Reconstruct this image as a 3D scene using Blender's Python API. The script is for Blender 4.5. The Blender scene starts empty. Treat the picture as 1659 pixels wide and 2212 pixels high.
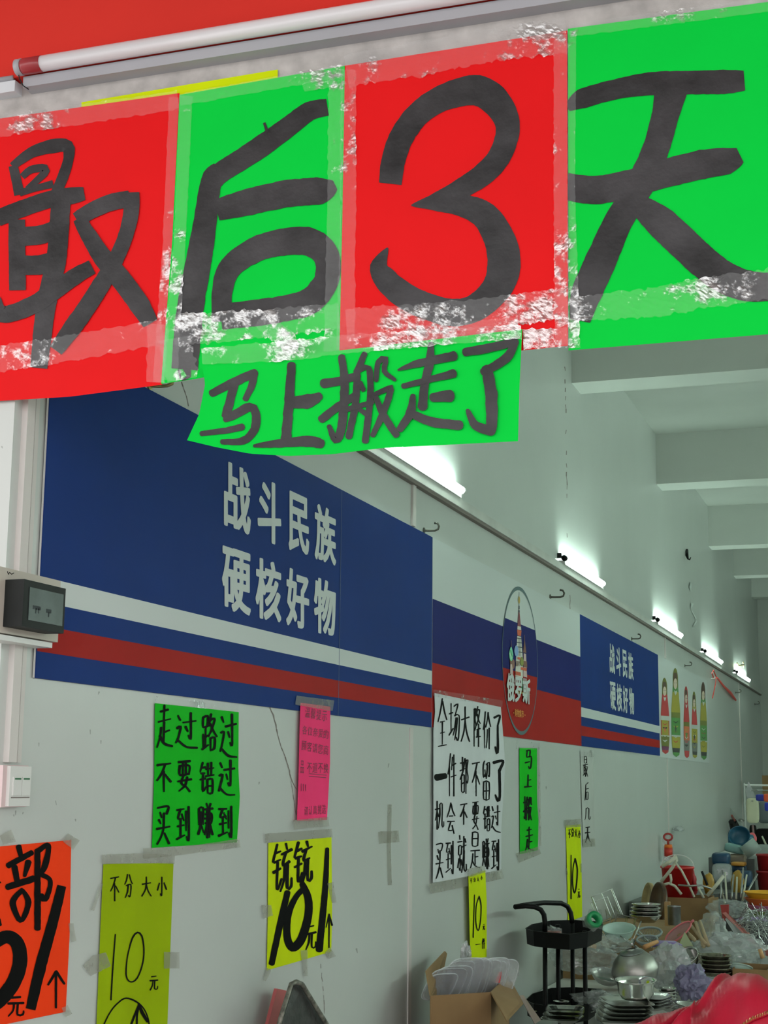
import bpy, bmesh, math, random
from mathutils import Vector, Matrix, noise
random.seed(7)
PI = math.pi
sc = bpy.context.scene
COL = sc.collection

# ---------------------------------------------------------------- camera
IW, IH = 1659.0, 2212.0
PX, PY, FOC = 829.5, 1106.0, 3250.812
RX = Vector((0.94539888, 0.04702441, 0.32250529))
RY = Vector((0.32572743, -0.16994475, -0.93006474))
RZ = Vector((0.01107234, 0.98433098, -0.17598271))
CAM = Vector((1.79, 0.0, 1.5))
cam_d = bpy.data.cameras.new('camera'); cam = bpy.data.objects.new('camera', cam_d); COL.objects.link(cam)
cam_d.sensor_fit = 'VERTICAL'; cam_d.sensor_height = 36.0; cam_d.lens = FOC / IH * 36.0
cam_d.clip_start = 0.05; cam_d.clip_end = 200
cam.matrix_world = Matrix(((RX.x, RX.y, RX.z, CAM.x), (RY.x, RY.y, RY.z, CAM.y), (RZ.x, RZ.y, RZ.z, CAM.z), (0, 0, 0, 1)))
sc.camera = cam

# ---------------------------------------------------------------- world and exposure
w = bpy.data.worlds.new('world'); sc.world = w; w.use_nodes = True
nt = w.node_tree; bg = nt.nodes['Background']
bg.inputs['Color'].default_value = (0.97, 0.965, 0.96, 1); bg.inputs['Strength'].default_value = 2.35
sc.view_settings.view_transform = 'Standard'; sc.view_settings.look = 'None'
sc.view_settings.exposure = 0.0; sc.view_settings.gamma = 1.0; sc.view_settings.use_curve_mapping = False
TUBE_STRENGTH = 50.0
YF = 2.72          # front plane of the facade
HALL_W, Y_END, Z_CEIL = 5.2, 20.1, 4.24

# ---------------------------------------------------------------- helpers
def ray(px, py):
    d = Vector((px - PX, -(py - PY), -FOC))
    return Vector((RX.dot(d), RY.dot(d), RZ.dot(d)))
def W(px, py, x=0.0):
    d = ray(px, py); return CAM + d * ((x - CAM.x) / d.x)
def F(px, py, y):
    d = ray(px, py); return CAM + d * ((y - CAM.y) / d.y)
def mpp(p):
    """metres per pixel at a point"""
    v = p - CAM
    return -(RX.z * v.x + RY.z * v.y + RZ.z * v.z) / FOC

def lin(c):
    c = c / 255.0
    return c / 12.92 if c <= 0.04045 else ((c + 0.055) / 1.055) ** 2.4
def rgb(r, g, b): return (lin(r), lin(g), lin(b), 1)

MATS = {}
def mat(name, col, rough=0.6, metal=0.0, nscale=0, namt=0.0, bump=0.0, bscale=40, spec=0.5, coat=0.0, trans=0.0):
    if name in MATS: return MATS[name]
    m = bpy.data.materials.new(name); m.use_nodes = True; n = m.node_tree.nodes; l = m.node_tree.links
    b = n['Principled BSDF']
    b.inputs['Base Color'].default_value = col; b.inputs['Roughness'].default_value = rough
    b.inputs['Metallic'].default_value = metal; b.inputs['Specular IOR Level'].default_value = spec
    b.inputs['Coat Weight'].default_value = coat
    b.inputs['Transmission Weight'].default_value = trans
    tc = n.new('ShaderNodeTexCoord')
    if nscale:
        t = n.new('ShaderNodeTexNoise'); t.inputs['Scale'].default_value = nscale; t.inputs['Detail'].default_value = 5
        l.new(tc.outputs['Object'], t.inputs['Vector'])
        mr = n.new('ShaderNodeMapRange'); mr.inputs['From Min'].default_value = 0.3; mr.inputs['From Max'].default_value = 0.7
        mr.inputs['To Min'].default_value = 1 - namt; mr.inputs['To Max'].default_value = 1 + namt
        l.new(t.outputs['Fac'], mr.inputs['Value'])
        mx = n.new('ShaderNodeVectorMath'); mx.operation = 'SCALE'; mx.inputs[0].default_value = col[:3]
        l.new(mr.outputs['Result'], mx.inputs['Scale']); l.new(mx.outputs['Vector'], b.inputs['Base Color'])
    if bump:
        t = n.new('ShaderNodeTexNoise'); t.inputs['Scale'].default_value = bscale; t.inputs['Detail'].default_value = 6
        l.new(tc.outputs['Object'], t.inputs['Vector'])
        bp = n.new('ShaderNodeBump'); bp.inputs['Strength'].default_value = bump; bp.inputs['Distance'].default_value = 0.004
        l.new(t.outputs['Fac'], bp.inputs['Height']); l.new(bp.outputs['Normal'], b.inputs['Normal'])
    MATS[name] = m; return m

def mat_film(name, milk, haze=0.10, gmin=0.05, gmax=0.5, scale=60, rough=0.12, bump=0.6, thin_col=(1, 1, 1, 1), pmin=0.25, pmax=0.36):
    """clear film: see-through, glossy, milky where air is trapped under it"""
    if name in MATS: return MATS[name]
    m = bpy.data.materials.new(name); m.use_nodes = True; n = m.node_tree.nodes; l = m.node_tree.links
    n.remove(n['Principled BSDF']); out = n['Material Output']
    tc = n.new('ShaderNodeTexCoord')
    t = n.new('ShaderNodeTexNoise'); t.inputs['Scale'].default_value = scale; t.inputs['Detail'].default_value = 7; t.inputs['Roughness'].default_value = 0.7
    l.new(tc.outputs['Object'], t.inputs['Vector'])
    t2 = n.new('ShaderNodeTexNoise'); t2.inputs['Scale'].default_value = scale * 0.22; t2.inputs['Detail'].default_value = 3
    l.new(tc.outputs['Object'], t2.inputs['Vector'])
    ad = n.new('ShaderNodeMath'); ad.operation = 'MULTIPLY'; l.new(t.outputs['Fac'], ad.inputs[0]); l.new(t2.outputs['Fac'], ad.inputs[1])
    mr = n.new('ShaderNodeMapRange'); mr.inputs['From Min'].default_value = pmin; mr.inputs['From Max'].default_value = pmax
    mr.inputs['To Min'].default_value = gmin; mr.inputs['To Max'].default_value = gmax
    l.new(ad.outputs[0], mr.inputs['Value'])
    bp = n.new('ShaderNodeBump'); bp.inputs['Strength'].default_value = bump; bp.inputs['Distance'].default_value = 0.003
    l.new(t.outputs['Fac'], bp.inputs['Height'])
    tr = n.new('ShaderNodeBsdfTransparent'); tr.inputs['Color'].default_value = thin_col
    df = n.new('ShaderNodeBsdfDiffuse'); df.inputs['Color'].default_value = milk
    gl = n.new('ShaderNodeBsdfGlossy'); gl.inputs['Roughness'].default_value = rough
    l.new(bp.outputs['Normal'], gl.inputs['Normal'])
    m1 = n.new('ShaderNodeMixShader'); m1.inputs[0].default_value = haze
    l.new(tr.outputs[0], m1.inputs[1]); l.new(df.outputs[0], m1.inputs[2])
    m2 = n.new('ShaderNodeMixShader'); l.new(mr.outputs['Result'], m2.inputs[0])
    l.new(m1.outputs[0], m2.inputs[1]); l.new(gl.outputs[0], m2.inputs[2])
    l.new(m2.outputs[0], out.inputs['Surface'])
    MATS[name] = m; return m

def mat_emit(name, col, strength):
    m = bpy.data.materials.new(name); m.use_nodes = True; n = m.node_tree.nodes; l = m.node_tree.links
    b = n['Principled BSDF']; b.inputs['Base Color'].default_value = (0.9, 0.9, 0.9, 1)
    b.inputs['Emission Color'].default_value = col; b.inputs['Emission Strength'].default_value = strength
    return m

def obj(name, verts, faces, m, parent=None, smooth=False):
    me = bpy.data.meshes.new(name); me.from_pydata([tuple(v) for v in verts], [], faces); me.update()
    if smooth: me.polygons.foreach_set('use_smooth', [True] * len(me.polygons))
    o = bpy.data.objects.new(name, me); COL.objects.link(o)
    if m: me.materials.append(m)
    if parent: o.parent = parent; o.matrix_parent_inverse = Matrix.Translation(-parent.location) if parent.location.length else Matrix()
    return o
def tag(o, label, cat=None, group=None):
    o['label'] = label
    if cat: o['category'] = cat
    if group: o['group'] = group
    return o
def struct(o, label=None):
    o['kind'] = 'structure'
    if label: o['label'] = label
    return o
def empty(name, loc=(0, 0, 0)):
    o = bpy.data.objects.new(name, None); COL.objects.link(o); o.location = loc; o.empty_display_size = 0.05
    bpy.context.view_layer.update
    return o

class MB:
    def __init__(s): s.v = []; s.f = []
    def add(s, vs, fs):
        k = len(s.v); s.v += [Vector(v) for v in vs]; s.f += [tuple(i + k for i in f) for f in fs]; return s
    def box(s, a, b):
        (x0, y0, z0), (x1, y1, z1) = a, b
        return s.add([(x0, y0, z0), (x1, y0, z0), (x1, y1, z0), (x0, y1, z0), (x0, y0, z1), (x1, y0, z1), (x1, y1, z1), (x0, y1, z1)],
                     [(0, 3, 2, 1), (4, 5, 6, 7), (0, 1, 5, 4), (1, 2, 6, 5), (2, 3, 7, 6), (3, 0, 4, 7)])
    def obox(s, c, ax, ay, az):
        """box from a centre and three half axes"""
        c, ax, ay, az = map(Vector, (c, ax, ay, az)); v = []
        for k in (-1, 1):
            for i, j in ((-1, -1), (1, -1), (1, 1), (-1, 1)): v.append(c + ax * i + ay * j + az * k)
        return s.add(v, [(0, 3, 2, 1), (4, 5, 6, 7), (0, 1, 5, 4), (1, 2, 6, 5), (2, 3, 7, 6), (3, 0, 4, 7)])
    def tube(s, pts, r, n=8, cap=True):
        pts = [Vector(p) for p in pts]; rs = r if isinstance(r, (list, tuple)) else [r] * len(pts)
        base = len(s.v); up = None
        for i, p in enumerate(pts):
            d = (pts[min(i + 1, len(pts) - 1)] - pts[max(i - 1, 0)]).normalized()
            if up is None: up = Vector((0, 0, 1)) if abs(d.z) < 0.9 else Vector((1, 0, 0))
            sd = d.cross(up).normalized(); up = sd.cross(d).normalized()
            for k in range(n):
                a = 2 * PI * k / n; s.v.append(p + (sd * math.cos(a) + up * math.sin(a)) * rs[i])
        for i in range(len(pts) - 1):
            for k in range(n):
                a = base + i * n + k; b = base + i * n + (k + 1) % n
                s.f.append((a, b, b + n, a + n))
        if cap:
            s.f.append(tuple(base + k for k in range(n))[::-1]); e = base + (len(pts) - 1) * n
            s.f.append(tuple(e + k for k in range(n)))
        return s
    def lathe(s, prof, c=(0, 0, 0), n=28, M=None, sx=1, sy=1, wob=0):
        c = Vector(c); base = len(s.v)
        for (r, z) in prof:
            for k in range(n):
                a = 2 * PI * k / n; p = Vector((r * math.cos(a) * sx, r * math.sin(a) * sy, z))
                if wob: p *= 1 + wob * noise.noise(p * 40)
                if M: p = M @ p
                s.v.append(c + p)
        for i in range(len(prof) - 1):
            for k in range(n):
                a = base + i * n + k; b = base + i * n + (k + 1) % n; s.f.append((a, b, b + n, a + n))
        return s
    def blob(s, c, size, amp=0.3, freq=1.5, sub=3, seed=0, M=None, crease=False):
        bm = bmesh.new(); bmesh.ops.create_icosphere(bm, subdivisions=sub, radius=1.0)
        c = Vector(c); vs = []
        for v in bm.verts:
            q = v.co.copy(); d = noise.noise(q * freq + Vector((seed * 3.7, seed, 0))) + 0.5 * noise.noise(q * freq * 2.7 + Vector((seed, 9, seed))) + 0.25 * noise.noise(q * freq * 6)
            if crease: d = 0.55 * (0.35 - abs(noise.noise(q * freq * 1.3 + Vector((seed, 1, 2)))) * 1.6) + 0.22 * (0.3 - abs(noise.noise(q * freq * 3.1 + Vector((2, seed, 2)))) * 1.4) + .7 * d
            q *= 1 + amp * d; q = Vector((q.x * size[0], q.y * size[1], q.z * size[2]))
            if M: q = M @ q
            vs.append(c + q)
        fs = [tuple(v.index for v in f.verts) for f in bm.faces]; bm.free()
        return s.add(vs, fs)
    def build(s, name, m, parent=None, smooth=False): return obj(name, s.v, s.f, m, parent, smooth)

class Surf:
    """a nearly flat sheet on the wall (kind 'w', facing +x) or the facade (kind 'f', facing -y)"""
    def __init__(s, kind, base, wave=None): s.k = kind; s.b = base; s.w = wave or (lambda x, y: 0.0)
    def pt(s, px, py, off=0.0):
        d = s.b + s.w(px, py) + off
        return W(px, py, d) if s.k == 'w' else F(px, py, YF - d)
WALL = Surf('w', 0.0)

def inside(poly, x, y):
    c = False; n = len(poly); j = n - 1
    for i in range(n):
        xi, yi = poly[i]; xj, yj = poly[j]
        if (yi > y) != (yj > y) and x < (xj - xi) * (y - yi) / (yj - yi) + xi: c = not c
        j = i
    return c
def flat_poly(name, surf, pts, m, parent=None, off=0.0, flip=False):
    v = [surf.pt(x, y, off) for x, y in pts]
    bm = bmesh.new(); f = bm.faces.new([bm.verts.new(p) for p in v]); bmesh.ops.triangulate(bm, faces=[f])
    me = bpy.data.meshes.new(name); bm.to_mesh(me); bm.free(); me.materials.append(m)
    o = bpy.data.objects.new(name, me); COL.objects.link(o)
    if parent: o.parent = parent; o.matrix_parent_inverse = Matrix.Translation(-parent.location)
    return o
def sheet(name, surf, quad, m, parent=None, nu=30, nv=40, off=0.0, edge=None, rag=0.0):
    """four sided sheet (tl, tr, br, bl), each side may be given as a polyline: quad = dict(t=[..], r=[..], b=[..], l=[..])"""
    def along(pl, t):
        L = [0]
        for a, b in zip(pl, pl[1:]): L.append(L[-1] + math.hypot(b[0] - a[0], b[1] - a[1]))
        d = t * L[-1]
        for i in range(len(pl) - 1):
            if d <= L[i + 1] or i == len(pl) - 2:
                q = (d - L[i]) / max(L[i + 1] - L[i], 1e-9); a, b = pl[i], pl[i + 1]
                return (a[0] + (b[0] - a[0]) * q, a[1] + (b[1] - a[1]) * q)
    T, B, Lf, R = quad['t'], quad['b'], quad['l'], quad['r']     # t,b left to right; l,r top to bottom
    c00, c10, c01, c11 = T[0], T[-1], B[0], B[-1]; vs = []; fs = []
    for j in range(nv + 1):
        v = j / nv; l_ = along(Lf, v); r_ = along(R, v)
        for i in range(nu + 1):
            u = i / nu; t_ = along(T, u); b_ = along(B, u)
            x, y = [(1 - v) * t_[k] + v * b_[k] + (1 - u) * l_[k] + u * r_[k] - ((1 - u) * (1 - v) * c00[k] + u * (1 - v) * c10[k] + (1 - u) * v * c01[k] + u * v * c11[k]) for k in (0, 1)]
            vs.append(surf.pt(x, y, off))
    n1 = nu + 1
    for j in range(nv):
        for i in range(nu):
            a = j * n1 + i; fs.append((a, a + n1, a + n1 + 1, a + 1))
    return obj(name, vs, fs, m, parent, smooth=True)
def Q(tl, tr, br, bl): return dict(t=[tl, tr], r=[tr, br], b=[bl, br], l=[tl, bl])

def smooth_line(pts, step):
    P = [Vector((p[0], p[1], p[2])) for p in pts]
    if len(P) == 2:
        n = max(2, int((P[1] - P[0]).xy.length / step)); return [P[0].lerp(P[1], i / n) for i in range(n + 1)]
    out = []
    for i in range(len(P) - 1):
        p0 = P[max(i - 1, 0)]; p1 = P[i]; p2 = P[i + 1]; p3 = P[min(i + 2, len(P) - 1)]
        n = max(2, int((p2 - p1).xy.length / step))
        for k in range(n):
            t = k / n; q = 0.5 * ((2 * p1) + (p2 - p0) * t + (2 * p0 - 5 * p1 + 4 * p2 - p3) * t * t + (3 * p1 - p0 - 3 * p2 + p3) * t ** 3)
            q.z = p1.z + (p2.z - p1.z) * t; out.append(q)
    out.append(P[-1]); return out
def ribbon(mb, surf, pts, off, cross=2, rough=0.0, step=8, cap='round', seed=0, bow=True, crumple=None, curve=True):
    """pts: (x, y, width) in photo pixels, laid on the surface"""
    L = smooth_line(pts, step) if curve else sum([[Vector(a).lerp(Vector(b), k / max(1, int((Vector(b) - Vector(a)).xy.length / step))) for k in range(max(1, int((Vector(b) - Vector(a)).xy.length / step)))] for a, b in zip(pts, pts[1:])], []) + [Vector(pts[-1])]
    if len(L) < 2: return
    if cap == 'round':
        d0 = (L[0] - L[1]).xy.normalized(); d1 = (L[-1] - L[-2]).xy.normalized(); w0 = L[0].z; w1 = L[-1].z
        pre = []; post = []
        for t in (1.0, 0.9, 0.7, 0.4):
            k = math.sqrt(max(0.0, 1 - t * t)) + 0.02
            pre.append(Vector((L[0].x + d0.x * w0 * 0.42 * t, L[0].y + d0.y * w0 * 0.42 * t, w0 * k)))
            post.insert(0, Vector((L[-1].x + d1.x * w1 * 0.42 * t, L[-1].y + d1.y * w1 * 0.42 * t, w1 * k)))
        L = pre + L + post
    base = len(mb.v); nc = cross + 1
    for i, p in enumerate(L):
        a = L[max(i - 1, 0)]; b = L[min(i + 1, len(L) - 1)]; d = (b - a).xy
        d = d.normalized() if d.length > 1e-6 else Vector((1, 0)); nrm = Vector((-d.y, d.x))
        for k in range(nc):
            u = k / cross * 2 - 1; e = 1.0
            if rough and abs(u) > 0.99: e = 1 + rough * noise.noise(Vector((p.x * 0.09, p.y * 0.09, seed + u * 5))) * 2 + rough * random.uniform(-0.4, 0.4)
            x = p.x + nrm.x * p.z / 2 * u * e; y = p.y + nrm.y * p.z / 2 * u * e
            o = off + (crumple(x, y) if crumple else 0)
            mb.v.append(surf.pt(x, y, o))
    for i in range(len(L) - 1):
        for k in range(cross):
            a = base + i * nc + k; mb.f.append((a, a + 1, a + 1 + nc, a + nc))

# ---- hand lettering: every character as pen strokes in a 0..100 box
CH = {
'走': '50,0 48,40|28,14 75,10|12,40 90,33|50,40 46,88|50,62 82,58|30,52 24,76 4,99|24,72 50,90 99,97',
'过': '35,28 96,22|72,2 72,72 60,64|48,40 56,52|12,8 22,20|8,42 25,40 13,70 2,84|13,78 50,94 99,97',
'路': '8,8 10,34 36,31|8,9 38,6 35,31|24,34 24,88|25,58 40,55|9,52 11,88|3,92 42,80|62,0 46,30|58,14 86,12 70,36 44,58|58,24 76,44 99,58|57,62 58,95|57,64 86,61 84,90 58,92',
'不': '8,14 92,8|60,12 36,42 6,64|50,34 50,99|58,44 92,68',
'要': '12,8 88,4|18,20 20,46 82,44|18,20 84,17 82,44|40,7 40,44|60,6 60,44|48,46 30,72 60,82 86,98|70,54 56,80 14,98|6,66 96,61',
'错': '24,2 6,28|20,16 40,14|12,34 38,32|8,52 40,50|26,34 26,88 44,76|48,20 99,16|60,4 60,38|82,2 82,36|44,42 99,38|56,54 57,94|57,54 90,51 88,93 57,94|57,73 88,71',
'买': '12,12 88,8 76,26|30,24 40,34|22,40 34,50|6,62 96,58|56,26 54,60 34,84 8,99|60,72 92,97',
'到': '6,10 60,7|32,10 14,34 54,32|42,22 58,40|10,56 58,52|33,38 33,82|4,92 64,80|75,14 75,68|95,2 95,96 78,84',
'赚': '6,14 6,62|6,14 34,12 34,62|20,24 18,60 2,90|24,68 38,86|58,0 66,12|86,0 78,12|44,17 99,14|50,30 90,28 90,56 50,58|42,44 99,41|64,16 64,99|79,16 79,99|62,62 44,92|80,62 99,90',
'全': '50,0 30,24 2,46|52,4 72,26 99,42|28,48 74,45|28,70 74,68|50,48 50,94|6,98 94,93',
'场': '4,32 36,28|20,6 20,74|2,84 40,68|48,12 84,8 56,36|56,36 96,34 92,88 80,98 70,90|66,40 58,62 40,84|80,40 72,70 54,95',
'大': '8,38 92,30|50,0 48,40 34,72 4,99|50,42 68,74 98,99',
'降': '10,6 10,99|10,8 36,6 22,30 36,48 18,58|62,0 46,24|58,10 88,8 66,34 42,48|56,18 76,34 99,42|48,57 94,54|56,58 54,75|40,77 99,74|74,44 74,99',
'价': '30,0 18,28 2,48|20,32 20,99|66,0 54,22 34,42|66,4 80,24 99,38|56,46 54,74 40,97|80,44 80,99',
'了': '12,10 84,4 54,28|54,28 58,86 44,98 24,84',
'一': '5,56 95,44',
'件': '32,0 18,28 2,48|20,30 20,99|56,8 44,38|50,27 92,23|38,55 99,50|72,2 72,99',
'都': '8,18 54,15|30,2 30,34|2,37 60,32|58,6 36,38 4,62|20,52 22,94 50,92|20,52 50,50 50,92|21,72 50,70|70,8 70,99|70,10 92,8 80,34 95,54 84,70 74,64',
'留': '30,2 12,12 12,42 36,34|32,24 42,40|50,10 90,6 86,40 74,36|66,10 60,30 48,44|16,54 18,96 84,95|16,54 84,52 84,95|17,75 84,73|50,54 50,95',
'机': '2,28 44,24|24,0 24,99|24,30 4,66|26,36 42,54|54,10 54,50 38,95|54,10 80,8 80,84 98,86 99,70',
'会': '50,0 30,26 2,46|52,4 72,26 99,42|30,44 72,42|10,62 92,58|46,62 22,90 78,86|66,72 88,99',
'就': '24,0 28,10|2,18 52,15|12,28 12,50 42,48|12,28 42,26 42,48|28,52 28,92 18,86|14,62 4,84|40,62 50,78|54,28 98,24|72,2 70,50 46,97|76,40 76,90 98,90 99,74|84,6 92,16',
'是': '24,2 24,38 78,36|24,2 78,0 78,36|24,19 78,17|6,52 94,48|50,52 50,88|52,68 80,66|28,60 22,80 4,99|22,78 48,92 98,97',
'马': '20,6 72,4 66,38|32,8 26,40 88,36 84,86 64,99 50,88|2,70 66,64',
'上': '48,0 46,92|48,42 84,38|4,95 96,90',
'搬': '2,26 34,22|18,0 18,92 6,84|2,62 34,48|46,2 42,14|40,16 38,70 32,98|40,16 62,14 62,98|48,28 54,38|48,58 54,68|34,50 66,46|76,4 74,26 66,36|76,5 92,4 92,26 99,34|70,48 94,46 84,72 64,98|72,50 84,76 99,98',
'最': '28,0 28,32 74,30|28,2 74,0 74,30|28,16 74,15|2,42 98,38|18,42 18,90|44,40 44,98|18,56 44,55|18,70 44,69|2,92 52,82|56,52 90,50 72,80 50,99|58,58 76,80 99,99',
'后': '84,0 22,12|22,12 18,60 2,99|20,36 96,32|34,56 36,94 84,92|34,56 84,54 84,92',
'几': '24,4 22,60 4,99|24,4 74,2 74,90 98,90 98,72',
'天': '16,10 84,6|4,42 96,38|50,8 48,46 34,74 4,99|52,46 70,76 98,97',
'部': '26,0 32,12|4,22 54,10|18,26 24,40|48,20 40,36|2,48 58,40|34,52 14,66 22,84 34,88 48,68 34,52|66,6 68,99|66,8 92,2 84,26 72,34|72,34 94,44 86,64 74,62',
'铳': '26,0 4,34|18,18 42,14|10,36 40,32|6,56 42,50|26,36 24,92 46,72|70,0 76,10|48,20 98,12|70,18 54,42 86,38|62,44 58,72 42,97|78,42 76,90 96,88 98,70',
'元': '22,10 78,6|2,38 98,34|38,38 32,70 4,99|62,36 60,90 94,90 98,72',
'分': '36,2 24,26 2,44|60,2 74,24 98,40|22,48 78,45 72,88 58,96 48,88|44,48 34,76 8,99',
'小': '50,2 50,94 36,84|26,32 6,66|74,30 98,62',
'↑': '50,0 2,36|50,0 98,32|50,0 48,99',
'1': '52,0 46,99',
'0': '62,2 20,20 6,60 30,96 70,86 94,44 80,8 50,0',
'!': '50,0 48,70|48,90 48,98',
}
def letters(name, surf, items, wdt, m, parent, off, T=None, slant=0.0, rough=0.06, jit=1.2, step=4):
    """items: (char, x0, x1, y0, y1) in the crop's pixels; T = (ox, oy, scale) turns them into photo pixels"""
    ox, oy, s = T or (0, 0, 1.0)
    for n_, it in enumerate(items):
        ch, x0, x1, y0, y1 = it[:5]; wd = (it[5] if len(it) > 5 else wdt) / s
        mb = MB(); rnd = random.Random(hash((ch, x0)) & 0xffff if False else int(x0 * 7 + y0 * 3 + ord(ch)))
        for si, st in enumerate(CH[ch].split('|')):
            pts = []
            P = [tuple(float(c) for c in p.split(',')) for p in st.split()]
            for i, (u, v) in enumerate(P):
                u += rnd.uniform(-jit, jit); v += rnd.uniform(-jit, jit)
                x = x0 + (x1 - x0) * u / 100 ; y = y0 + (y1 - y0) * v / 100 - slant * (x - x0)
                ww = wd * rnd.uniform(0.8, 1.2) * (0.7 if i == len(P) - 1 and rnd.random() < 0.6 else 1)
                pts.append((ox + x / s, oy + y / s, ww))
            ribbon(mb, surf, pts, off + si * 0.00004, cross=2, rough=rough, step=step, seed=n_ + si)
        mb.build(name, m, parent)

def glyph(name, ch, surf, quad, m, parent, off, bold=0.0, dy=0.0):
    """one printed character stretched into a photo quad tl,tr,br,bl"""
    c = bpy.data.curves.new('g', 'FONT'); c.body = ch; c.offset = min(bold, 0); c.resolution_u = 3
    o = bpy.data.objects.new('g', c); COL.objects.link(o)
    bpy.context.view_layer.update()
    me = bpy.data.meshes.new_from_object(o.evaluated_get(bpy.context.evaluated_depsgraph_get()))
    bpy.data.objects.remove(o); bpy.data.curves.remove(c)
    vs = [v.co.copy() for v in me.vertices]; fs = [tuple(p.vertices) for p in me.polygons]; bpy.data.meshes.remove(me)
    if not vs: return None
    if bold > 0:
        hh = max(v.y for v in vs) - min(v.y for v in vs); n0 = len(vs); v0 = vs; f0 = fs; vs = []; fs = []
        for k in range(13):
            dx, dy_ = (0, 0) if k == 12 else (math.copysign(abs(math.cos(k * PI / 6)) ** .6, math.cos(k * PI / 6)) * bold * 1.5 * hh, math.copysign(abs(math.sin(k * PI / 6)) ** .6, math.sin(k * PI / 6)) * bold * hh)
            vs += [Vector((v.x + dx, v.y + dy_, k)) for v in v0]; fs += [tuple(i + k * n0 for i in f) for f in f0]
    a, b = min(v.x for v in vs), max(v.x for v in vs); cc, d = min(v.y for v in vs), max(v.y for v in vs)
    tl, tr, br, bl = quad; out = []
    for v in vs:
        u = (v.x - a) / max(b - a, 1e-6); t = (d - v.y) / max(d - cc, 1e-6)
        x = (1 - t) * ((1 - u) * tl[0] + u * tr[0]) + t * ((1 - u) * bl[0] + u * br[0])
        y = (1 - t) * ((1 - u) * tl[1] + u * tr[1]) + t * ((1 - u) * bl[1] + u * br[1])
        p = surf.pt(x, y, off + v.z * 0.000008); p.y += dy; out.append(p)
    return obj(name, out, fs, m, parent)

# ---------------------------------------------------------------- materials
M_wall = mat('wall_paint', (0.60, 0.63, 0.60, 1), 0.33, nscale=1.3, namt=0.04, bump=0.10, bscale=25, spec=0.4)
M_beam = mat('beam_paint', (0.52, 0.55, 0.51, 1), 0.7, nscale=2, namt=0.04)
M_soffit = M_wall
M_floor = mat('floor_tile', (0.55, 0.55, 0.52, 1), 0.4, nscale=3, namt=0.1)
M_ground = mat('pavement', (0.32, 0.31, 0.30, 1), 0.8, nscale=5, namt=0.15)
M_lintel = mat('lintel_render', (0.50, 0.47, 0.45, 1), 0.7, nscale=18, namt=0.22, bump=0.4, bscale=60)
M_red_board = mat('fascia_red', rgb(218, 52, 42), 0.5, nscale=2.5, namt=0.05, spec=0.15)
M_fred = mat('paper_red', (0.82, 0.008, 0.010, 1), 0.6, nscale=5, namt=0.03, spec=0.12)
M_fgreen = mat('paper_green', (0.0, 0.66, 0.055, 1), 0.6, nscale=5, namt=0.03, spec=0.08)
M_fyel = mat('paper_yellow', (0.66, 0.80, 0.004, 1), 0.55, nscale=6, namt=0.05, spec=0.06)
M_fora = mat('paper_orange', (1.0, 0.055, 0.008, 1), 0.55, nscale=6, namt=0.04, spec=0.06)
M_fpink = mat('paper_pink', (1.0, 0.05, 0.20, 1), 0.55, nscale=6, namt=0.04, spec=0.06)
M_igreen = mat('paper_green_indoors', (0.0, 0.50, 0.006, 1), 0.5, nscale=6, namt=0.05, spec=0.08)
M_wpaper = mat('paper_white', (0.72, 0.74, 0.76, 1), 0.6, nscale=8, namt=0.04)
M_gpaper = mat('paper_grey', (0.55, 0.57, 0.54, 1), 0.5, nscale=8, namt=0.04)
M_ink = mat('ink', (0.029, 0.027, 0.029, 1), 0.42, nscale=9, namt=0.7, bump=1.0, bscale=14, spec=0.4)
M_pen = mat('marker', (0.006, 0.006, 0.006, 1), 0.6, spec=0.04)
M_navy = mat('print_navy', rgb(28, 56, 122), 0.45, nscale=3, namt=0.05, spec=0.04)
M_navy2 = mat('print_flag_blue', rgb(32, 38, 104), 0.45, nscale=3, namt=0.05, spec=0.04)
M_pred = mat('print_red', rgb(165, 36, 32), 0.45, nscale=3, namt=0.05, spec=0.04)
M_pwhite = mat('print_white', rgb(212, 218, 216), 0.42, spec=0.2)
M_trunk = mat('trunking_plastic', (0.60, 0.61, 0.57, 1), 0.45, nscale=6, namt=0.1)
M_seam = mat('grime_and_shade', (0.22, 0.19, 0.17, 1), 0.8)  # grime colour of the cracks, also used for painted shade under the trunking
M_conduit = mat('conduit_plastic', (0.70, 0.66, 0.63, 1), 0.5)
M_black = mat('black_plastic', (0.004, 0.004, 0.004, 1), 0.45, spec=0.15)
M_dgrey = mat('grey_plastic', (0.022, 0.024, 0.023, 1), 0.5, nscale=8, namt=0.2, spec=0.12)
M_smoke = mat('smoky_window', (0.035, 0.045, 0.045, 1), 0.3, nscale=12, namt=0.3, spec=0.25)
M_beige = mat('beige_plastic', (0.55, 0.50, 0.43, 1), 0.5, nscale=4, namt=0.05)
M_white = mat('white_plastic', (0.75, 0.75, 0.72, 1), 0.35)
M_steel = mat('stainless', (0.55, 0.54, 0.52, 1), 0.22, metal=1.0, nscale=14, namt=0.15)
M_steeld = mat('dark_steel', (0.25, 0.25, 0.25, 1), 0.35, metal=1.0, nscale=14, namt=0.25)
M_wire = mat('wire', (0.35, 0.36, 0.35, 1), 0.3, metal=1.0)
M_brass = mat('brass', (0.42, 0.36, 0.16, 1), 0.35, metal=1.0)
M_hook = mat('hook_dull', (0.12, 0.12, 0.10, 1), 0.5, metal=0.7)
M_card = mat('cardboard', (0.26, 0.155, 0.065, 1), 0.85, nscale=10, namt=0.08)
M_wood = mat('wood', (0.45, 0.27, 0.12, 1), 0.6, nscale=15, namt=0.2)
M_tape = mat_film('packing_tape', (0.95, 0.97, 0.98, 1), haze=0.07, gmin=0.015, gmax=0.60, scale=24, rough=0.09, bump=1.0, pmin=0.275, pmax=0.33)
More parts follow.
